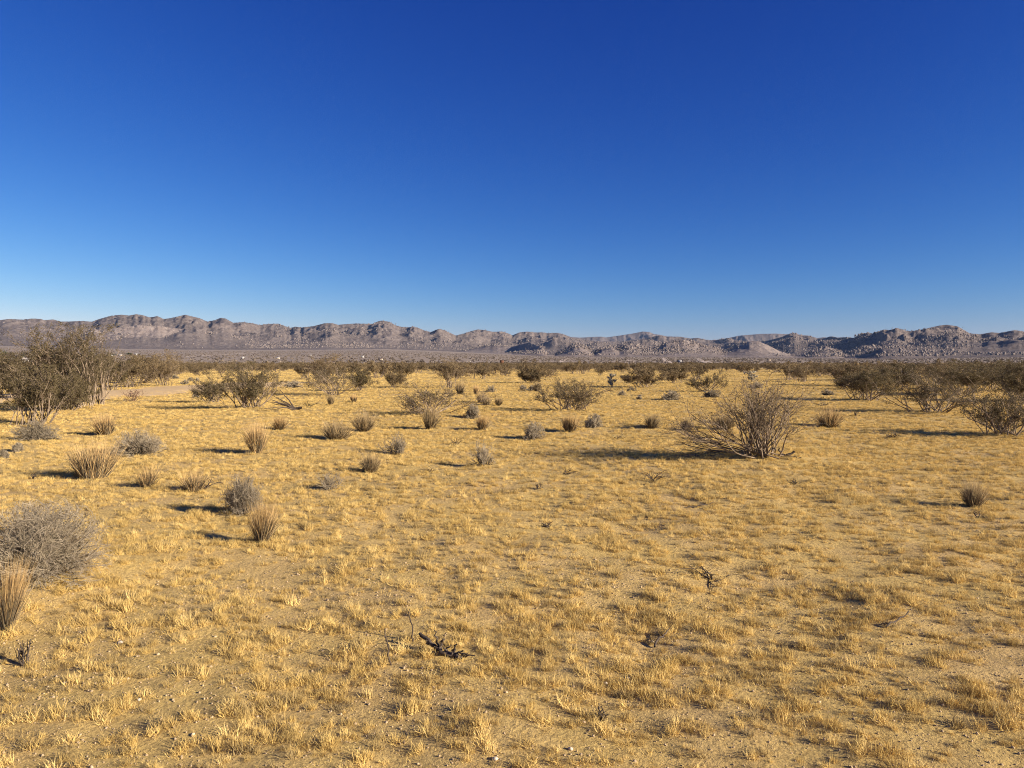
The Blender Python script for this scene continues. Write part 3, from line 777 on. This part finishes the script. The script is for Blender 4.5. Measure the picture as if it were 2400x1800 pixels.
def grey_geo(seed, H, W, kind, detail=1.0, r=.0016):
    rng = np.random.default_rng(seed)
    n = int({'big': 70, 'mound': 95, 'tangle': 75, 'twiggy': 26, 'thinmound': 18}[kind] * detail ** .5)
    d = radial(rng, n, 0, {'big': 1.35, 'mound': 1.4, 'tangle': 1.2, 'twiggy': .8, 'thinmound': 1.3}[kind], .75)
    b = np.stack([rng.normal(0, .09, n), rng.normal(0, .09, n), np.full(n, -.02)], 1)
    wig = .3 if kind == 'tangle' else .17
    L = rng.uniform(.4, .75, n)
    if kind in ('mound', 'tangle', 'twiggy'):             # a smaller side lobe makes it lopsided
        sa = rng.uniform(0, 6.28); lob = rng.random(n) < .34
        b[lob] += np.array([math.cos(sa) * .42, math.sin(sa) * .42, 0]); L[lob] *= rng.uniform(.45, .75)
    P0, D0 = grow(rng, b, d, L, 6, .02, wig); P0[..., 2] = np.maximum(P0[..., 2], .0)
    a, dd, par = fork(rng, P0, D0, max(2, int(5 * detail ** .5)), .25, 1, .7); L1 = L[par] * rng.uniform(.35, .65, len(a))
    P1, D1 = grow(rng, a, dd, L1, 5, .04, wig)
    a, dd, par = fork(rng, P1, D1, max(2, int(5 * detail ** .5)), .2, 1, .8); L2 = L1[par] * rng.uniform(.3, .6, len(a))
    P2, D2 = grow(rng, a, dd, L2, 3, .06, .2)
    P1[..., 2] = np.maximum(P1[..., 2], .005); P2[..., 2] = np.maximum(P2[..., 2], .005)
    if kind in ('big', 'mound', 'tangle'):                # wind-clipped dome: nothing sticks far out
        for P in (P0, P1, P2):
            rr = np.linalg.norm(P, axis=-1, keepdims=True)
            P *= np.where(rr > .8, (.8 + (rr - .8) * .35) / np.maximum(rr, 1e-6), 1)
    allp = np.concatenate([p.reshape(-1, 3) for p in (P1, P2)])
    sx = W / (np.percentile(allp[:, 0], 98.5) - np.percentile(allp[:, 0], 1.5)); sz = H / np.percentile(allp[:, 2], 97.5)
    sc = np.array([sx, sx, sz])
    st = Geo(); fi = Geo()
    def rad(P, r0, r1): return np.linspace(r0, r1, P.shape[1])[None] * rng.uniform(.7, 1.3, (len(P), 1))
    tubes(st, P0 * sc, rad(P0, r * 3.0, r * 1.5)); tubes(fi, P1 * sc, rad(P1, r * 1.5, r)); tubes(fi, P2 * sc, rad(P2, r * .95, r * .6))
    return st, fi

def px_m(n, d): return n * d / F

def place_root(name, px, py, label, cat, group=None, rz=0):
    x, y = at(px, py)
    e = bpy.data.objects.new(name, None); COL.objects.link(e); e.empty_display_size = .1
    e.location = (x, y, float(ground_z(x, y)) - .005); e.rotation_euler = (0, 0, rz)
    tag(e, label, cat, group)
    return e, y

# --- creosotes of the clearing
PLACED = []
for k, (px, py, h, w, kind, label) in enumerate(CREO):
    x, y = at(px, py)
    d = y
    det = .7 if kind == 'hero' else (1.2 if d < 32 else .7)
    ls = {'hero': .011, 'tall': .018, 'dense': max(.015, .00062 * d)}.get(kind, max(.013, .00055 * d))
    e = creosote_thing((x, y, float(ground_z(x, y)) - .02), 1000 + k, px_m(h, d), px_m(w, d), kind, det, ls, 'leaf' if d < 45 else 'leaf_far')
    tag(e, label, 'creosote bush', 'creosote bushes around the clearing')
    PLACED.append((x, y, px_m(w, d) * .5))

# --- bunch grass
for k, (px, py, h, w, kind, label) in enumerate(CLUMP):
    e, d = place_root('grass_clump', px, py, label, 'grass clump', 'clumps of tall bunch grass')
    n = int(np.clip(1300 * (9 / d) ** .5, 300, 1500))
    e.rotation_euler = (float(RNG.normal(0, .09)), float(RNG.normal(0, .09)), 0)
    old, new, sc = clump_geo(2000 + k, px_m(h, d), px_m(w, d) * .86, kind, n, max(.0016, .00019 * d))
    link('old_culms', old.mesh('old_culms', [M['culm']], sc), e)
    link('dry_blades', new.mesh('dry_blades', [M['brownstraw' if kind in ('orange', 'fan') else 'straw']], sc), e)
    PLACED.append((*e.location[:2], px_m(w, d) * .3))

# --- grey shrubs
for k, (px, py, h, w, kind, label) in enumerate(GREY):
    e, d = place_root('grey_shrub', px, py, label, 'grey shrub', 'low grey shrubs')
    det = 3.2 if kind == 'big' else float(np.clip(22 / d, .4, 2.0))
    st, fi = grey_geo(3000 + k, px_m(h, d), px_m(w, d), kind, det, max(.0014, .00016 * d))
    link('shade_toned_stems', st.mesh('shade_toned_stems', [M['grey_dark']]), e)  # dark stem colour stands in for shade between the twigs
    link('fine_twigs', fi.mesh('fine_twigs', [M['grey']]), e)
    PLACED.append((*e.location[:2], px_m(w, d) * .35))

# --- small dead plants
def twig_mesh(seed, H, W, r, m, n=9):
    rng = np.random.default_rng(seed)
    d = radial(rng, n, .1, 1.25); b = np.stack([rng.normal(0, .06, n), rng.normal(0, .06, n), np.full(n, -.02)], 1)
    L = rng.uniform(.4, .9, n)
    P0, D0 = grow(rng, b, d, L, 6, .03, .2)
    a, dd, par = fork(rng, P0, D0, 3, .3, 1, .8); P1, D1 = grow(rng, a, dd, L[par] * rng.uniform(.3, .6, len(a)), 4, .05, .2)
    allp = np.concatenate([P0.reshape(-1, 3), P1.reshape(-1, 3)])
    sx = W / (np.percentile(allp[:, 0], 99) - np.percentile(allp[:, 0], 1)); sz = H / allp[:, 2].max()
    sc = np.array([sx, sx, sz]); g = Geo()
    tubes(g, P0 * sc, np.linspace(r * 2, r, 6)[None] * rng.uniform(.7, 1.3, (len(P0), 1)), 4)
    tubes(g, P1 * sc, np.linspace(r, r * .5, 4)[None] * rng.uniform(.7, 1.3, (len(P1), 1)), 3)
    return g.mesh('dead_twigs', [m])

for k, (px, py, h, w, label) in enumerate(TWIGS):
    x, y = at(px, py); d = y
    withered = 'withered' in label; sprig = 'sprig' in label
    o = link('dead_twigs', twig_mesh(4000 + k, px_m(h, d), px_m(w, d), max(.0028, .00022 * d), M['reddead' if withered else 'leaf' if sprig else 'dead'], 14 if withered else 9))
    o.location = (x, y, float(ground_z(x, y)))
    tag(o, label, 'dead twigs', 'small dead plants in the grass')
    if withered:
        rng = np.random.default_rng(5); lf = Geo()
        leaves(lf, rng, rng.normal(0, 1, (260, 3)) * np.array([px_m(w, d) * .25, px_m(w, d) * .25, px_m(h, d) * .2]) + np.array([0, 0, px_m(h, d) * .6]), .025, .01)
        link('withered_leaves', lf.mesh('withered_leaves', [M['reddead']]), o)

def path_tube(g, pts, r0, r1, sides=5, n=10, seed=0, wob=.0):
    pts = np.asarray(pts, float); t = np.linspace(0, len(pts) - 1, n)
    c = np.stack([np.interp(t, np.arange(len(pts)), pts[:, i]) for i in range(3)], 1)
    for _ in range(2): c[1:-1] = (c[:-2] + 2 * c[1:-1] + c[2:]) / 4
    if wob: c += np.random.default_rng(seed).normal(0, wob, c.shape)
    tubes(g, c[None], np.linspace(r0, r1, n)[None], sides)

# fallen dead limbs beside the broad creosote bush
e, d = place_root('fallen_limbs', 690, 962, 'grey fallen dead limbs lying fanned out right of the broad creosote bush', 'dead branch')
for k, (tx, ty, tz) in enumerate([(-60, .2, 36), (-50, -.3, 26), (-64, .5, 14), (-42, .4, 46), (-56, -.6, 8), (-34, .1, 20), (-66, 0, 22)]):
    g = Geo(); s = d / F
    path_tube(g, [(.12 * k * s * 4, 0, .03), (tx * .35 * s, ty * .4, (6 + tz * .35) * s), (tx * s, ty, tz * s)], .03, .008, 5, 9, 70 + k, .012)
    link('limb', g.mesh('limb', [M['bark_dark']]), e)
g = Geo(); path_tube(g, [(-.15, 0, .02), (.08, .05, .07), (.22, 0, .1)], .07, .04, 6, 6, 3, .01)
link('root_stump', g.mesh('root_stump', [M['dead']]), e)

# twisted dark branch in the foreground
e, d = place_root('dead_branch', 1040, 1535, 'twisted dark dead branch lying on bare sand in the foreground', 'dead branch')
s = .86 * d / F
g = Geo(); path_tube(g, [(-75 * s, .1, 42 * s), (-45 * s, .06, 30 * s), (-15 * s, 0, 14 * s), (15 * s, -.02, 8 * s), (50 * s, -.05, 4 * s)], .010, .016, 6, 14, 1, .006)
link('main_limb', g.mesh('main_limb', [M['dead']]), e)
for k, (bx, by, h, lx) in enumerate([(-48, .05, 26, -4), (-20, .02, 48, -6), (-12, 0, 34, 12), (8, 0, 22, -10), (20, -.03, 26, 14), (34, -.04, 22, 20), (44, -.05, 18, 26), (52, -.05, 10, 34), (28, 0, 30, 2), (0, .03, 20, 18)]):
    g = Geo(); z0 = 20 * s if bx < -10 else 6 * s
    path_tube(g, [(bx * s, by, z0), ((bx + lx * .3) * s, by, z0 + h * .5 * s), ((bx + lx) * s, by - .02, z0 + h * s)], .008, .003, 5, 7, 20 + k, .005)
    link('snag', g.mesh('snag', [M['dead']]), e)
e, d = place_root('dead_branch', 1832, 1070, 'short dark broken branch at the right foot of the large open bush', 'dead branch')
s = d / F; g = Geo()
path_tube(g, [(-4 * s, 0, 20 * s), (2 * s, 0, 6 * s), (14 * s, .05, 2 * s), (34 * s, 0, 10 * s)], .012, .02, 5, 9, 2, .01)
path_tube(g, [(14 * s, 0, 3 * s), (26 * s, -.1, 2 * s), (38 * s, -.1, -1 * s)], .02, .008, 5, 6, 4, .01)
link('limb', g.mesh('limb', [M['dead']]), e)
for px, py, dx, h, label in [(965, 1503, -9, 72, 'thin upright dead stalk rising beside the twisted dark branch'), (912, 1560, -15, 86, 'thin pale stalk leaning left of the twisted dark branch')]:
    x, y = at(px, py); s = y / F; g = Geo()
    path_tube(g, [(0, 0, -.01), (dx * .4 * s, 0, h * .5 * s), (dx * s, .02, h * s)], .005, .0028, 4, 7, px, .004)
    o = link('dead_stalk', g.mesh('dead_stalk', [M['bark_dark']])); o.location = (x, y, float(ground_z(x, y)))
    tag(o, label, 'dead stalk')
for px, py, dx, label in [(2112, 1462, 46, 'crooked dark stick lying in the right foreground grass'), (1552, 1505, 26, 'short curved dark stick in the foreground grass, right of centre'), (1640, 1190, 40, 'thin dark stick lying in the grass below the large bush shadow')]:
    x, y = at(px, py); s = y / F; g = Geo()
    path_tube(g, [(-dx * .9 * s, -.08, .012), (0, 0, .03), (dx * .5 * s, .03, .025), (dx * s, .1, .045)], .007, .004, 4, 9, px, .006)
    o = link('dead_stick', g.mesh('dead_stick', [M['dead']])); o.location = (x, y, float(ground_z(x, y)))
    tag(o, label, 'dead stick')

# cacti
def cactus(px, py, h, w, label, seed, n):
    n = int(n * 1.6)
    e, d = place_root('cholla_cactus', px, py, label, 'cactus')
    rng = np.random.default_rng(seed); H = px_m(h, d); W = px_m(w, d)
    g = Geo(); path_tube(g, [(0, 0, -.03), (.03, 0, H * .3), (-.02, 0, H * .62)], .055, .04, 7, 7, seed, .01)
    link('trunk', g.mesh('trunk', [M['cactus_old']]), e)
    for k in range(n):
        t = rng.uniform(.0, 1); a = rng.uniform(0, 6.28); b = np.array([rng.normal(0, W * .14), rng.normal(0, W * .14), H * (.12 + .68 * t)])
        L = H * rng.uniform(.10, .19); dirv = unit(np.array([math.cos(a) * .8, math.sin(a) * .8, rng.uniform(.2, 1.0)]))
        tip = b + dirv * L + np.array([dirv[0] * W * .10, 0, 0])
        g = Geo(); c = np.linspace(0, 1, 7)[:, None] * (tip - b) + b
        tubes(g, c[None], (np.array([.6, .9, 1, 1, .95, .8, .3]) * .055)[None], 7)
        P = np.repeat(c, 16, 0) + unit(rng.normal(0, 1, (112, 3))) * .06
        leaves(g, rng, P, .022, .01)
        link('joint', g.mesh('joint', [M['cactus']]), e)
cactus(1434, 908, 38, 20, 'upright spiny cactus standing at the back of the clearing', 31, 15)
cactus(1762, 895, 28, 40, 'pale branching cactus seen above the large open bush', 32, 18)

# pale stones on the sand
STONES = [(315, 1642, 11, 'round pale stone in the lower left foreground'), (1422, 1603, 9, 'pale stone right of the tallest foreground tufts'), (272, 1508, 13, 'angular cream stone near the left side of the foreground'),
          (1340, 1757, 12, 'whitish stone near the bottom, right of centre'), (1160, 1780, 14, 'flat pale stone at the bottom edge, centre'), (1532, 1505, 8, 'small pale stone beside the short curved stick'),
          (1476, 1590, 8, 'tan stone half hidden in grass right of the pale stone'), (138, 1602, 8, 'small cream stone left of the round pale one'), (442, 1722, 8, 'small white stone in the lower left grass')]
for k, (px, py, w, label) in enumerate(STONES):
    x, y = at(px, py); v, f = ico_rock(200 + k, .65); s = px_m(w, math.hypot(y, EYE)) * .55
    o = link('pale_stone', make_mesh('pale_stone', v * s, None, f, [M['stone']], None, True)); o.location = (x, y, float(ground_z(x, y)) + s * .3); o.rotation_euler = (0, 0, k)
    tag(o, label, 'stone', 'pale stones on the sand')

# ------------------------------------------------------------------ the belt of creosotes behind the clearing
DMIN = ([-500, 0, 350, 430, 700, 800, 1000, 1200, 1500, 1700, 1900, 1980, 2400, 2900], [48, 50, 58, 88, 74, 66, 64, 66, 66, 62, 58, 50, 46, 46])
def open_px(x, y): return 1200 + F * x / y
rng = np.random.default_rng(99)
FARP = []
kinds = ['dense', 'vase', 'wide', 'dense', 'vase', 'sprawl', 'dense']
for k, kd in enumerate(kinds):
    H, W = {'dense': (1.6, 2.2), 'vase': (1.75, 1.6), 'wide': (1.5, 2.7), 'sprawl': (1.2, 2.4)}[kd]
    g, lf = creosote_geo(5000 + k, H, W, kd, .28, .045)
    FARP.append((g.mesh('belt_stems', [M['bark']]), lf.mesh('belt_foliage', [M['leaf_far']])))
def joined(pair):
    vs = []; qs = []; mi = []; n0 = 0
    for j, me in enumerate(pair):
        v = np.zeros(len(me.vertices) * 3, np.float32); me.vertices.foreach_get('co', v)
        q = np.zeros(len(me.loops), np.int32); me.loops.foreach_get('vertex_index', q)
        vs.append(v.reshape(-1, 3)); qs.append(q.reshape(-1, 4) + n0); n0 += len(v) // 3; mi += [j] * len(me.polygons)
    return make_mesh('belt_creosote', np.concatenate(vs), np.concatenate(qs), None, [M['bark'], M['leaf_far']], mi)
JOIN = [joined(p) for p in FARP]
def belt_points(r0, r1, dens):
    x, y = sector(rng, r0, r1, dens, R(40))
    ok = y > np.interp(open_px(x, y), *DMIN)
    clear = fbm(x / 26, y / 26, 2, 61) > -.30
    ok &= clear | (np.hypot(x, y) > 190)
    return x[ok], y[ok]
bx, by = belt_points(45, 130, 1 / 38)
o_ = np.argsort(np.hypot(bx, by)); bx, by = bx[o_], by[o_]
kept = []
for x, y in zip(bx, by):
    if any((x - a) ** 2 + (y - b) ** 2 < (1.0 + c) ** 2 for a, b, c in PLACED): continue
    if any((x - a) ** 2 + (y - b) ** 2 < 1.7 ** 2 for a, b in kept): continue
    if TRACK[0][0] < x < TRACK[-1][0] and abs(y - np.interp(x, [p[0] for p in TRACK], [p[1] for p in TRACK])) < 4.5: continue
    kept.append((x, y))
near_belt = kept[:260]; rest = kept[260:]
NEARROOT = {}
for i, (x, y) in enumerate(near_belt):
    k = int(rng.integers(0, len(FARP))); s = rng.uniform(.68, 1.12); z = float(ground_z(x, y)) - .03
    r_ = math.hypot(x, y)
    if r_ < 72:
        e = bpy.data.objects.new('creosote_bush', None); COL.objects.link(e); e.empty_display_size = .2
        link('stems', FARP[k][0], e); link('foliage', FARP[k][1], e)
    else:
        e = link('creosote_bush', JOIN[k])
    e.location = (x, y, z); e.rotation_euler = (0, 0, rng.uniform(0, 6.28)); e.scale = (s * rng.uniform(.85, 1.2), s * rng.uniform(.85, 1.2), s)
    tag(e, 'brown creosote bush in the crowded belt behind the clearing', 'creosote bush', 'creosote bushes crowded in the belt behind the clearing')
fx, fy = belt_points(130, 330, 1 / 30)
fx = np.concatenate([[p[0] for p in rest], fx]); fy = np.concatenate([[p[1] for p in rest], fy])
n = len(fx); s = rng.uniform(.6, 1.0, n)
pr = [proto('belt_shape', m_) for m_ in JOIN]
o = scatter('creosote_belt', np.stack([fx, fy, ground_z(fx, fy) - .03], 1), np.stack([np.zeros(n), np.zeros(n), rng.uniform(0, 6.28, n)], 1),
            np.stack([s * 1.1, s * 1.1, s], 1), rng.integers(0, len(pr), n), pr)
tag(o, 'far brown creosote scrub reading as one belt below the slope', None, None, 'stuff')

# shrubs dotting the long slope
def dot_shrub(seed):
    rng_ = np.random.default_rng(seed); g = Geo()
    p = unit(rng_.normal(0, 1, (26, 3))) * rng_.uniform(.3, 1, (26, 1)); p[:, 2] = np.abs(p[:, 2]) * .9
    leaves(g, rng_, p, .42, .1)
    return g.mesh('slope_shrub', [M['slope']])
pr = [proto('slope_shrub_shape', dot_shrub(k)) for k in range(4)]
xs, ys = [], []
for r0, r1, dn in ((330, 500, 1 / 90), (500, 1300, 1 / 260), (1300, 2600, 1 / 420)):
    a, b = sector(rng, r0, r1, dn, R(38)); xs.append(a); ys.append(b)
xs = np.concatenate(xs); ys = np.concatenate(ys); n = len(xs); s = rng.uniform(.6, 1.3, n)
o = scatter('slope_scrub', np.stack([xs, ys, ground_z(xs, ys)], 1), np.stack([np.zeros(n), np.zeros(n), rng.uniform(0, 6.28, n)], 1), np.stack([s * 1.1, s * 1.1, s], 1), rng.integers(0, 4, n), pr)
tag(o, 'scattered dark scrub dotting the long slope below the mountains', None, None, 'stuff')

# ------------------------------------------------------------------ dirt roads, houses and trees far off on the slope
ROADS = [([(1310, 850), (1318, 845), (1328, 841)], 7, 'pale dirt road slanting up the slope left of the four roads'),
         ([(1476, 853), (1476, 848), (1475, 843)], 7, 'pale dirt road running straight up the slope'),
         ([(1566, 852), (1560, 846), (1555, 841), (1551, 838)], 7, 'pale dirt road climbing the slope toward the boulder hills'),
         ([(1668, 852), (1645, 846), (1634, 840)], 7, 'pale dirt road slanting up the slope, rightmost of four'),
         ([(405, 838), (480, 834), (530, 831), (600, 826)], 9, 'long pale dirt road crossing the slope below the left hills'),
         ([(876, 845), (905, 845.5), (940, 846)], 8, 'short pale dirt road crossing the slope by a white house')]
for k, (pts, w, label) in enumerate(ROADS):
    P = [on_fan(*p) for p in pts]
    strip('dirt_road', P, w, M['fan_road'], label, .25, 24)

def box(g, x0, x1, y0, y1, z0, z1):
    v = [(x, y, z) for z in (z0, z1) for y in (y0, y1) for x in (x0, x1)]
    g.add(v, [(0, 2, 3, 1), (4, 5, 7, 6), (0, 1, 5, 4), (2, 6, 7, 3), (0, 4, 6, 2), (1, 3, 7, 5)])

HOUSES = [(20, 851, 95, 7, 'roof', 'white', 'long low white building at the far left edge'), (60, 853, 40, 5, 'roof', 'white', 'second white building just right of the long low one at far left'),
          (45, 843, 9, 3.5, 'roof', 'tanwall', 'small pale house behind the long white building'), (77, 844, 10, 3.5, 'roof', 'white', 'white roofed house right of the small pale house at far left'),
          (257, 835.5, 12, 3, 'roof', 'white', 'white house below the left hills, leftmost of three'), (281, 834, 7, 3, 'roof', 'tanwall', 'pale house below the left hills, middle of three'),
          (318, 831, 5, 2.5, 'roof', 'white', 'tiny white house below the left hills, rightmost of three'),
          (568, 841, 3.5, 2.5, 'roof', 'white', 'tiny white house alone on the slope left of centre'), (650, 842, 8, 2, 'roof', 'tanwall', 'low pale house on the slope, left of the bright white one'),
          (728, 834.5, 3, 2.5, 'roof', 'white', 'tiny white hut high on the slope left of the bright white house'),
          (849, 838, 7, 4, 'white', 'white', 'bright white house standing alone on the slope'), (892, 845.5, 8, 2.5, 'roofdark', 'tanwall', 'low house beside the short pale road'),
          (1595, 851, 6, 2.5, 'roof', 'white', 'small white house between two slope roads'), (1803, 845, 9, 2.5, 'roofdark', 'tanwall', 'dark roofed house on a pale yard below the right boulder hills')]
for px, py, w, h, rm, wm, label in HOUSES:
    x, y = on_fan(px, min(py, 849.5)); s = y / F
    e = bpy.data.objects.new('far_house', None); COL.objects.link(e); e.location = (x, y, float(ground_z(x, y)) - .3)
    tag(e, label, 'house')
    W = .85 * w * s; Hh = max(1.7, .8 * h * s); Dp = max(4, W * .5)
    g = Geo(); box(g, -W / 2, W / 2, 0, Dp, 0, Hh); link('wall', g.mesh('wall', [M[wm]]), e)
    g = Geo(); rh = Hh * .3; o1 = W * .04 + .2
    g.add([(-W / 2 - o1, -o1, Hh + .01), (W / 2 + o1, -o1, Hh + .01), (W / 2 + o1, Dp + o1, Hh + .01), (-W / 2 - o1, Dp + o1, Hh + .01), (-W / 2 - o1, Dp / 2, Hh + rh), (W / 2 + o1, Dp / 2, Hh + rh)],
          [(0, 1, 5, 4), (2, 3, 4, 5)], [(0, 4, 3), (1, 2, 5)])
    link('roof', g.mesh('roof', [M[rm]]), e)
    for q in (-.28, .28):
        g = Geo(); box(g, q * W - W * .06, q * W + W * .06, -.06, -.02, Hh * .35, Hh * .7); link('window', g.mesh('window', [M['glass']]), e)

def far_tree(px, py, h, w, label, seed):
    x, y = on_fan(px, py); s = y / F
    e = bpy.data.objects.new('desert_tree', None); COL.objects.link(e); e.location = (x, y, float(ground_z(x, y)) - .2); tag(e, label, 'tree', 'dark trees around the far houses')
    rng_ = np.random.default_rng(seed); H = h * s; W = w * s
    g = Geo(); path_tube(g, [(0, 0, 0), (.1, 0, H * .3), (0, 0, H * .6)], W * .05, W * .02, 6, 5); link('trunk', g.mesh('trunk', [M['bark_dark']]), e)
    c = rng_.normal(0, .22, (9, 3)) * np.array([W, W, H * .7]) + np.array([0, 0, H * .62])
    p = np.repeat(c, 50, 0) + rng_.normal(0, .09, (450, 3)) * np.array([W, W, H]); p[:, 2] = np.clip(p[:, 2], H * .08, H)
    g = Geo(); leaves(g, rng_, p, W * .05, .1); link('crown', g.mesh('crown', [M['tree_leaf']]), e)
for k, (px, py, h, w, label) in enumerate([(6, 847, 30, 26, 'dark tree at the left edge behind the long white building'), (34, 846, 12, 20, 'low dark tree left among the far houses'), (52, 842, 16, 14, 'dark tree beside the small pale house'),
        (98, 846, 14, 30, 'wide dark tree right of the white roofed house'), (122, 846, 26, 60, 'large dark green tree behind the tallest creosote bush'), (156, 845, 18, 40, 'dark tree right of the large dark green one'),
        (268, 833, 5, 10, 'small tree between the houses below the left hills'), (303, 832, 5, 16, 'small wide tree right of the middle pale house')]):
    far_tree(px, min(py, 849), h, w, label, 600 + k)

# rusty shed panel and a post in the belt
def on_ray(px, dist): a = float(ang(px)); return dist * math.tan(a), dist
x, y = on_ray(1176, 300)
e = bpy.data.objects.new('rusty_tank', None); COL.objects.link(e); e.location = (x, y, float(ground_z(x, y))); tag(e, 'rusty brown box shed standing on legs above the scrub belt', 'shed')
s = y / F; top = EYE + 5.5 * s; z0 = float(ground_z(x, y))
g = Geo(); box(g, -4.6 * s, 4.6 * s, 0, 1.2, top - z0 - 8 * s, top - z0); link('body', g.mesh('body', [M['rust']]), e)
g = Geo(); box(g, -5 * s, 5 * s, -.1, 1.3, top - z0 + .01, top - z0 + .12); link('roof', g.mesh('roof', [M['roofdark']]), e)
for q in (-3.6, 3.6):
    g = Geo(); box(g, q * s - .06, q * s + .06, .3, .42, -.1, top - z0 - 8 * s - .003); link('leg', g.mesh('leg', [M['bark_dark']]), e)
x, y = on_ray(1101, 170); z0 = float(ground_z(x, y)); s = y / F
e = bpy.data.objects.new('marker_post', None); COL.objects.link(e); e.location = (x, y, z0); tag(e, 'thin dark post with a white cap standing in the scrub belt', 'post')
g = Geo(); path_tube(g, [(0, 0, -.1), (0, 0, EYE - z0 + 2 * s)], .05, .05, 6, 3); link('pole', g.mesh('pole', [M['bark_dark']]), e)
g = Geo(); box(g, -.18, .18, -.06, .06, EYE - z0 + 2 * s, EYE - z0 + 4.5 * s); link('cap', g.mesh('cap', [M['white']]), e)

# ------------------------------------------------------------------ dry grass and gravel
def tuft(seed, n, h, r, w, lean):
    rng_ = np.random.default_rng(seed); g = Geo()
    a = rng_.uniform(0, 6.28, n); q = r * np.sqrt(rng_.random(n))
    b = np.stack([q * np.cos(a), q * np.sin(a), np.full(n, -.008)], 1)
    d = unit(radial(rng_, n, .05, lean, .8) + b / max(r, .01) * .25 * np.array([1, 1, 0]))
    ribbons(g, rng_, b, d, rng_.uniform(.35, 1.15, n) * h, np.full(n, w), 4, .0, .26)
    return g.mesh('tuft', [M['turf']])

def grass():
    rng_ = np.random.default_rng(4242)
    tall = [proto('tuft_shape', tuft(700 + k, 64, .056, .026, .0014, .74)) for k in range(6)]
    wide = [proto('wide_tuft_shape', tuft(720 + k, 60, .062, .046, .0028, .80)) for k in range(4)]
    short = [proto('short_tuft_shape', tuft(740 + k, 30, .032, .060, .0013, 1.15)) for k in range(4)]
    far = [proto('far_tuft_shape', tuft(760 + k, 44, .085, .18, .0075, .95)) for k in range(3)]
    pts = []; idx = []; scl = []
    for r0, r1, dn, first, cnt, s0, s1, clumpy in (
        (1.6, 9, 360, 0, 6, .4, 1.5, 1), (9, 18, 290, 0, 6, .45, 1.5, 1), (18, 34, 115, 6, 4, .55, 1.35, .9), (34, 60, 34, 6, 4, .8, 1.6, .6), (60, 110, 6, 14, 3, .8, 1.5, .4), (110, 190, 1.8, 14, 3, 1, 1.9, .2),
        (1.6, 9, 300, 10, 4, .5, 1.3, .4), (9, 18, 170, 10, 4, .6, 1.4, .4), (18, 30, 40, 10, 4, .9, 1.7, .3)):
        x, y = sector(rng_, r0, r1, dn)
        f = .2 * fbm(x / .9, y / .8, 2, 91) + .8 * fbm(x / .15, y / .13, 2, 95)
        p = smooth(-.42, .16, f) * clumpy + (1 - clumpy)
        p = p * (1 - .5 * smooth(.3, .5, -fbm(x / 1.7, y / 1.4, 2, 97)))
        keep = rng_.random(len(x)) < p
        x, y, f = x[keep], y[keep], f[keep]
        # keep off the bare track
        T = np.array(TRACK); tl = np.interp(x, T[:, 0], T[:, 1])
        ok = ~((np.abs(y - tl) < 4.4) & (x < T[-1, 0]) & (x > T[0, 0]))
        x, y, f = x[ok], y[ok], f[ok]
        pts.append(np.stack([x, y, ground_z(x, y)], 1)); idx.append(first + rng_.integers(0, cnt, len(x)))
        scl.append((s0 + (s1 - s0) * rng_.random(len(x)) ** 1.8) * (.85 + .45 * np.clip(f, -.3, .5)))
    pts = np.concatenate(pts); idx = np.concatenate(idx); scl = np.concatenate(scl); n = len(pts)
    rot = np.stack([rng_.normal(0, .12, n), rng_.normal(0, .12, n), rng_.uniform(0, 6.28, n)], 1)
    # joined sources are picked in join order, which the node reverses or not: same family layout either way
    pr = tall + wide + short + far
    idx = len(pr) - 1 - idx                       # the join node lists its inputs last first
    o = scatter('dry_grass', pts, rot, np.stack([scl, scl, scl * rng_.uniform(.8, 1.25, n)], 1), idx, pr)
    tag(o, 'short golden dry grass covering the sandy ground', None, None, 'stuff')
    print('grass tufts', n)
    v = [ico_rock(300 + k, .7) for k in range(4)]
    pg = [proto('gravel_shape', make_mesh('gravel', a, None, b, [M['gravel']])) for a, b in v]
    x, y = sector(rng_, 2.0, 6, 900); x2, y2 = sector(rng_, 6, 12, 160)
    x = np.concatenate([x, x2]); y = np.concatenate([y, y2]); n = len(x)
    s = np.clip(rng_.lognormal(math.log(.0028), .5, n), .0014, .010)
    o = scatter('gravel', np.stack([x, y, ground_z(x, y) + s * .2], 1), rng_.uniform(0, 6.28, (n, 3)), np.stack([s, s * rng_.uniform(.7, 1.2, n), s], 1), rng_.integers(0, 4, n), pg)
    tag(o, 'fine tan gravel strewn over the near sand', None, None, 'stuff')
    print('gravel', n)
grass()

# ------------------------------------------------------------------ thin air between here and the mountains
def haze():
    g = Geo(); box(g, -9800, 9800, -9800, 9800, -3, 385)
    m = bpy.data.materials.new('haze_air'); m.use_nodes = True
    n, l = m.node_tree.nodes, m.node_tree.links
    n.remove(n['Principled BSDF'])
    v = n.new('ShaderNodeVolumePrincipled'); v.inputs['Density'].default_value = HAZE; v.inputs['Color'].default_value = (.45, .66, 1, 1)
    v.inputs['Anisotropy'].default_value = 0.0
    l.new(v.outputs[0], n['Material Output'].inputs['Volume'])
    tag(link('haze', g.mesh('haze', [m])), 'thin bluish desert air in front of the mountains', None, None, 'stuff')
HAZE = 1.7e-5
haze()
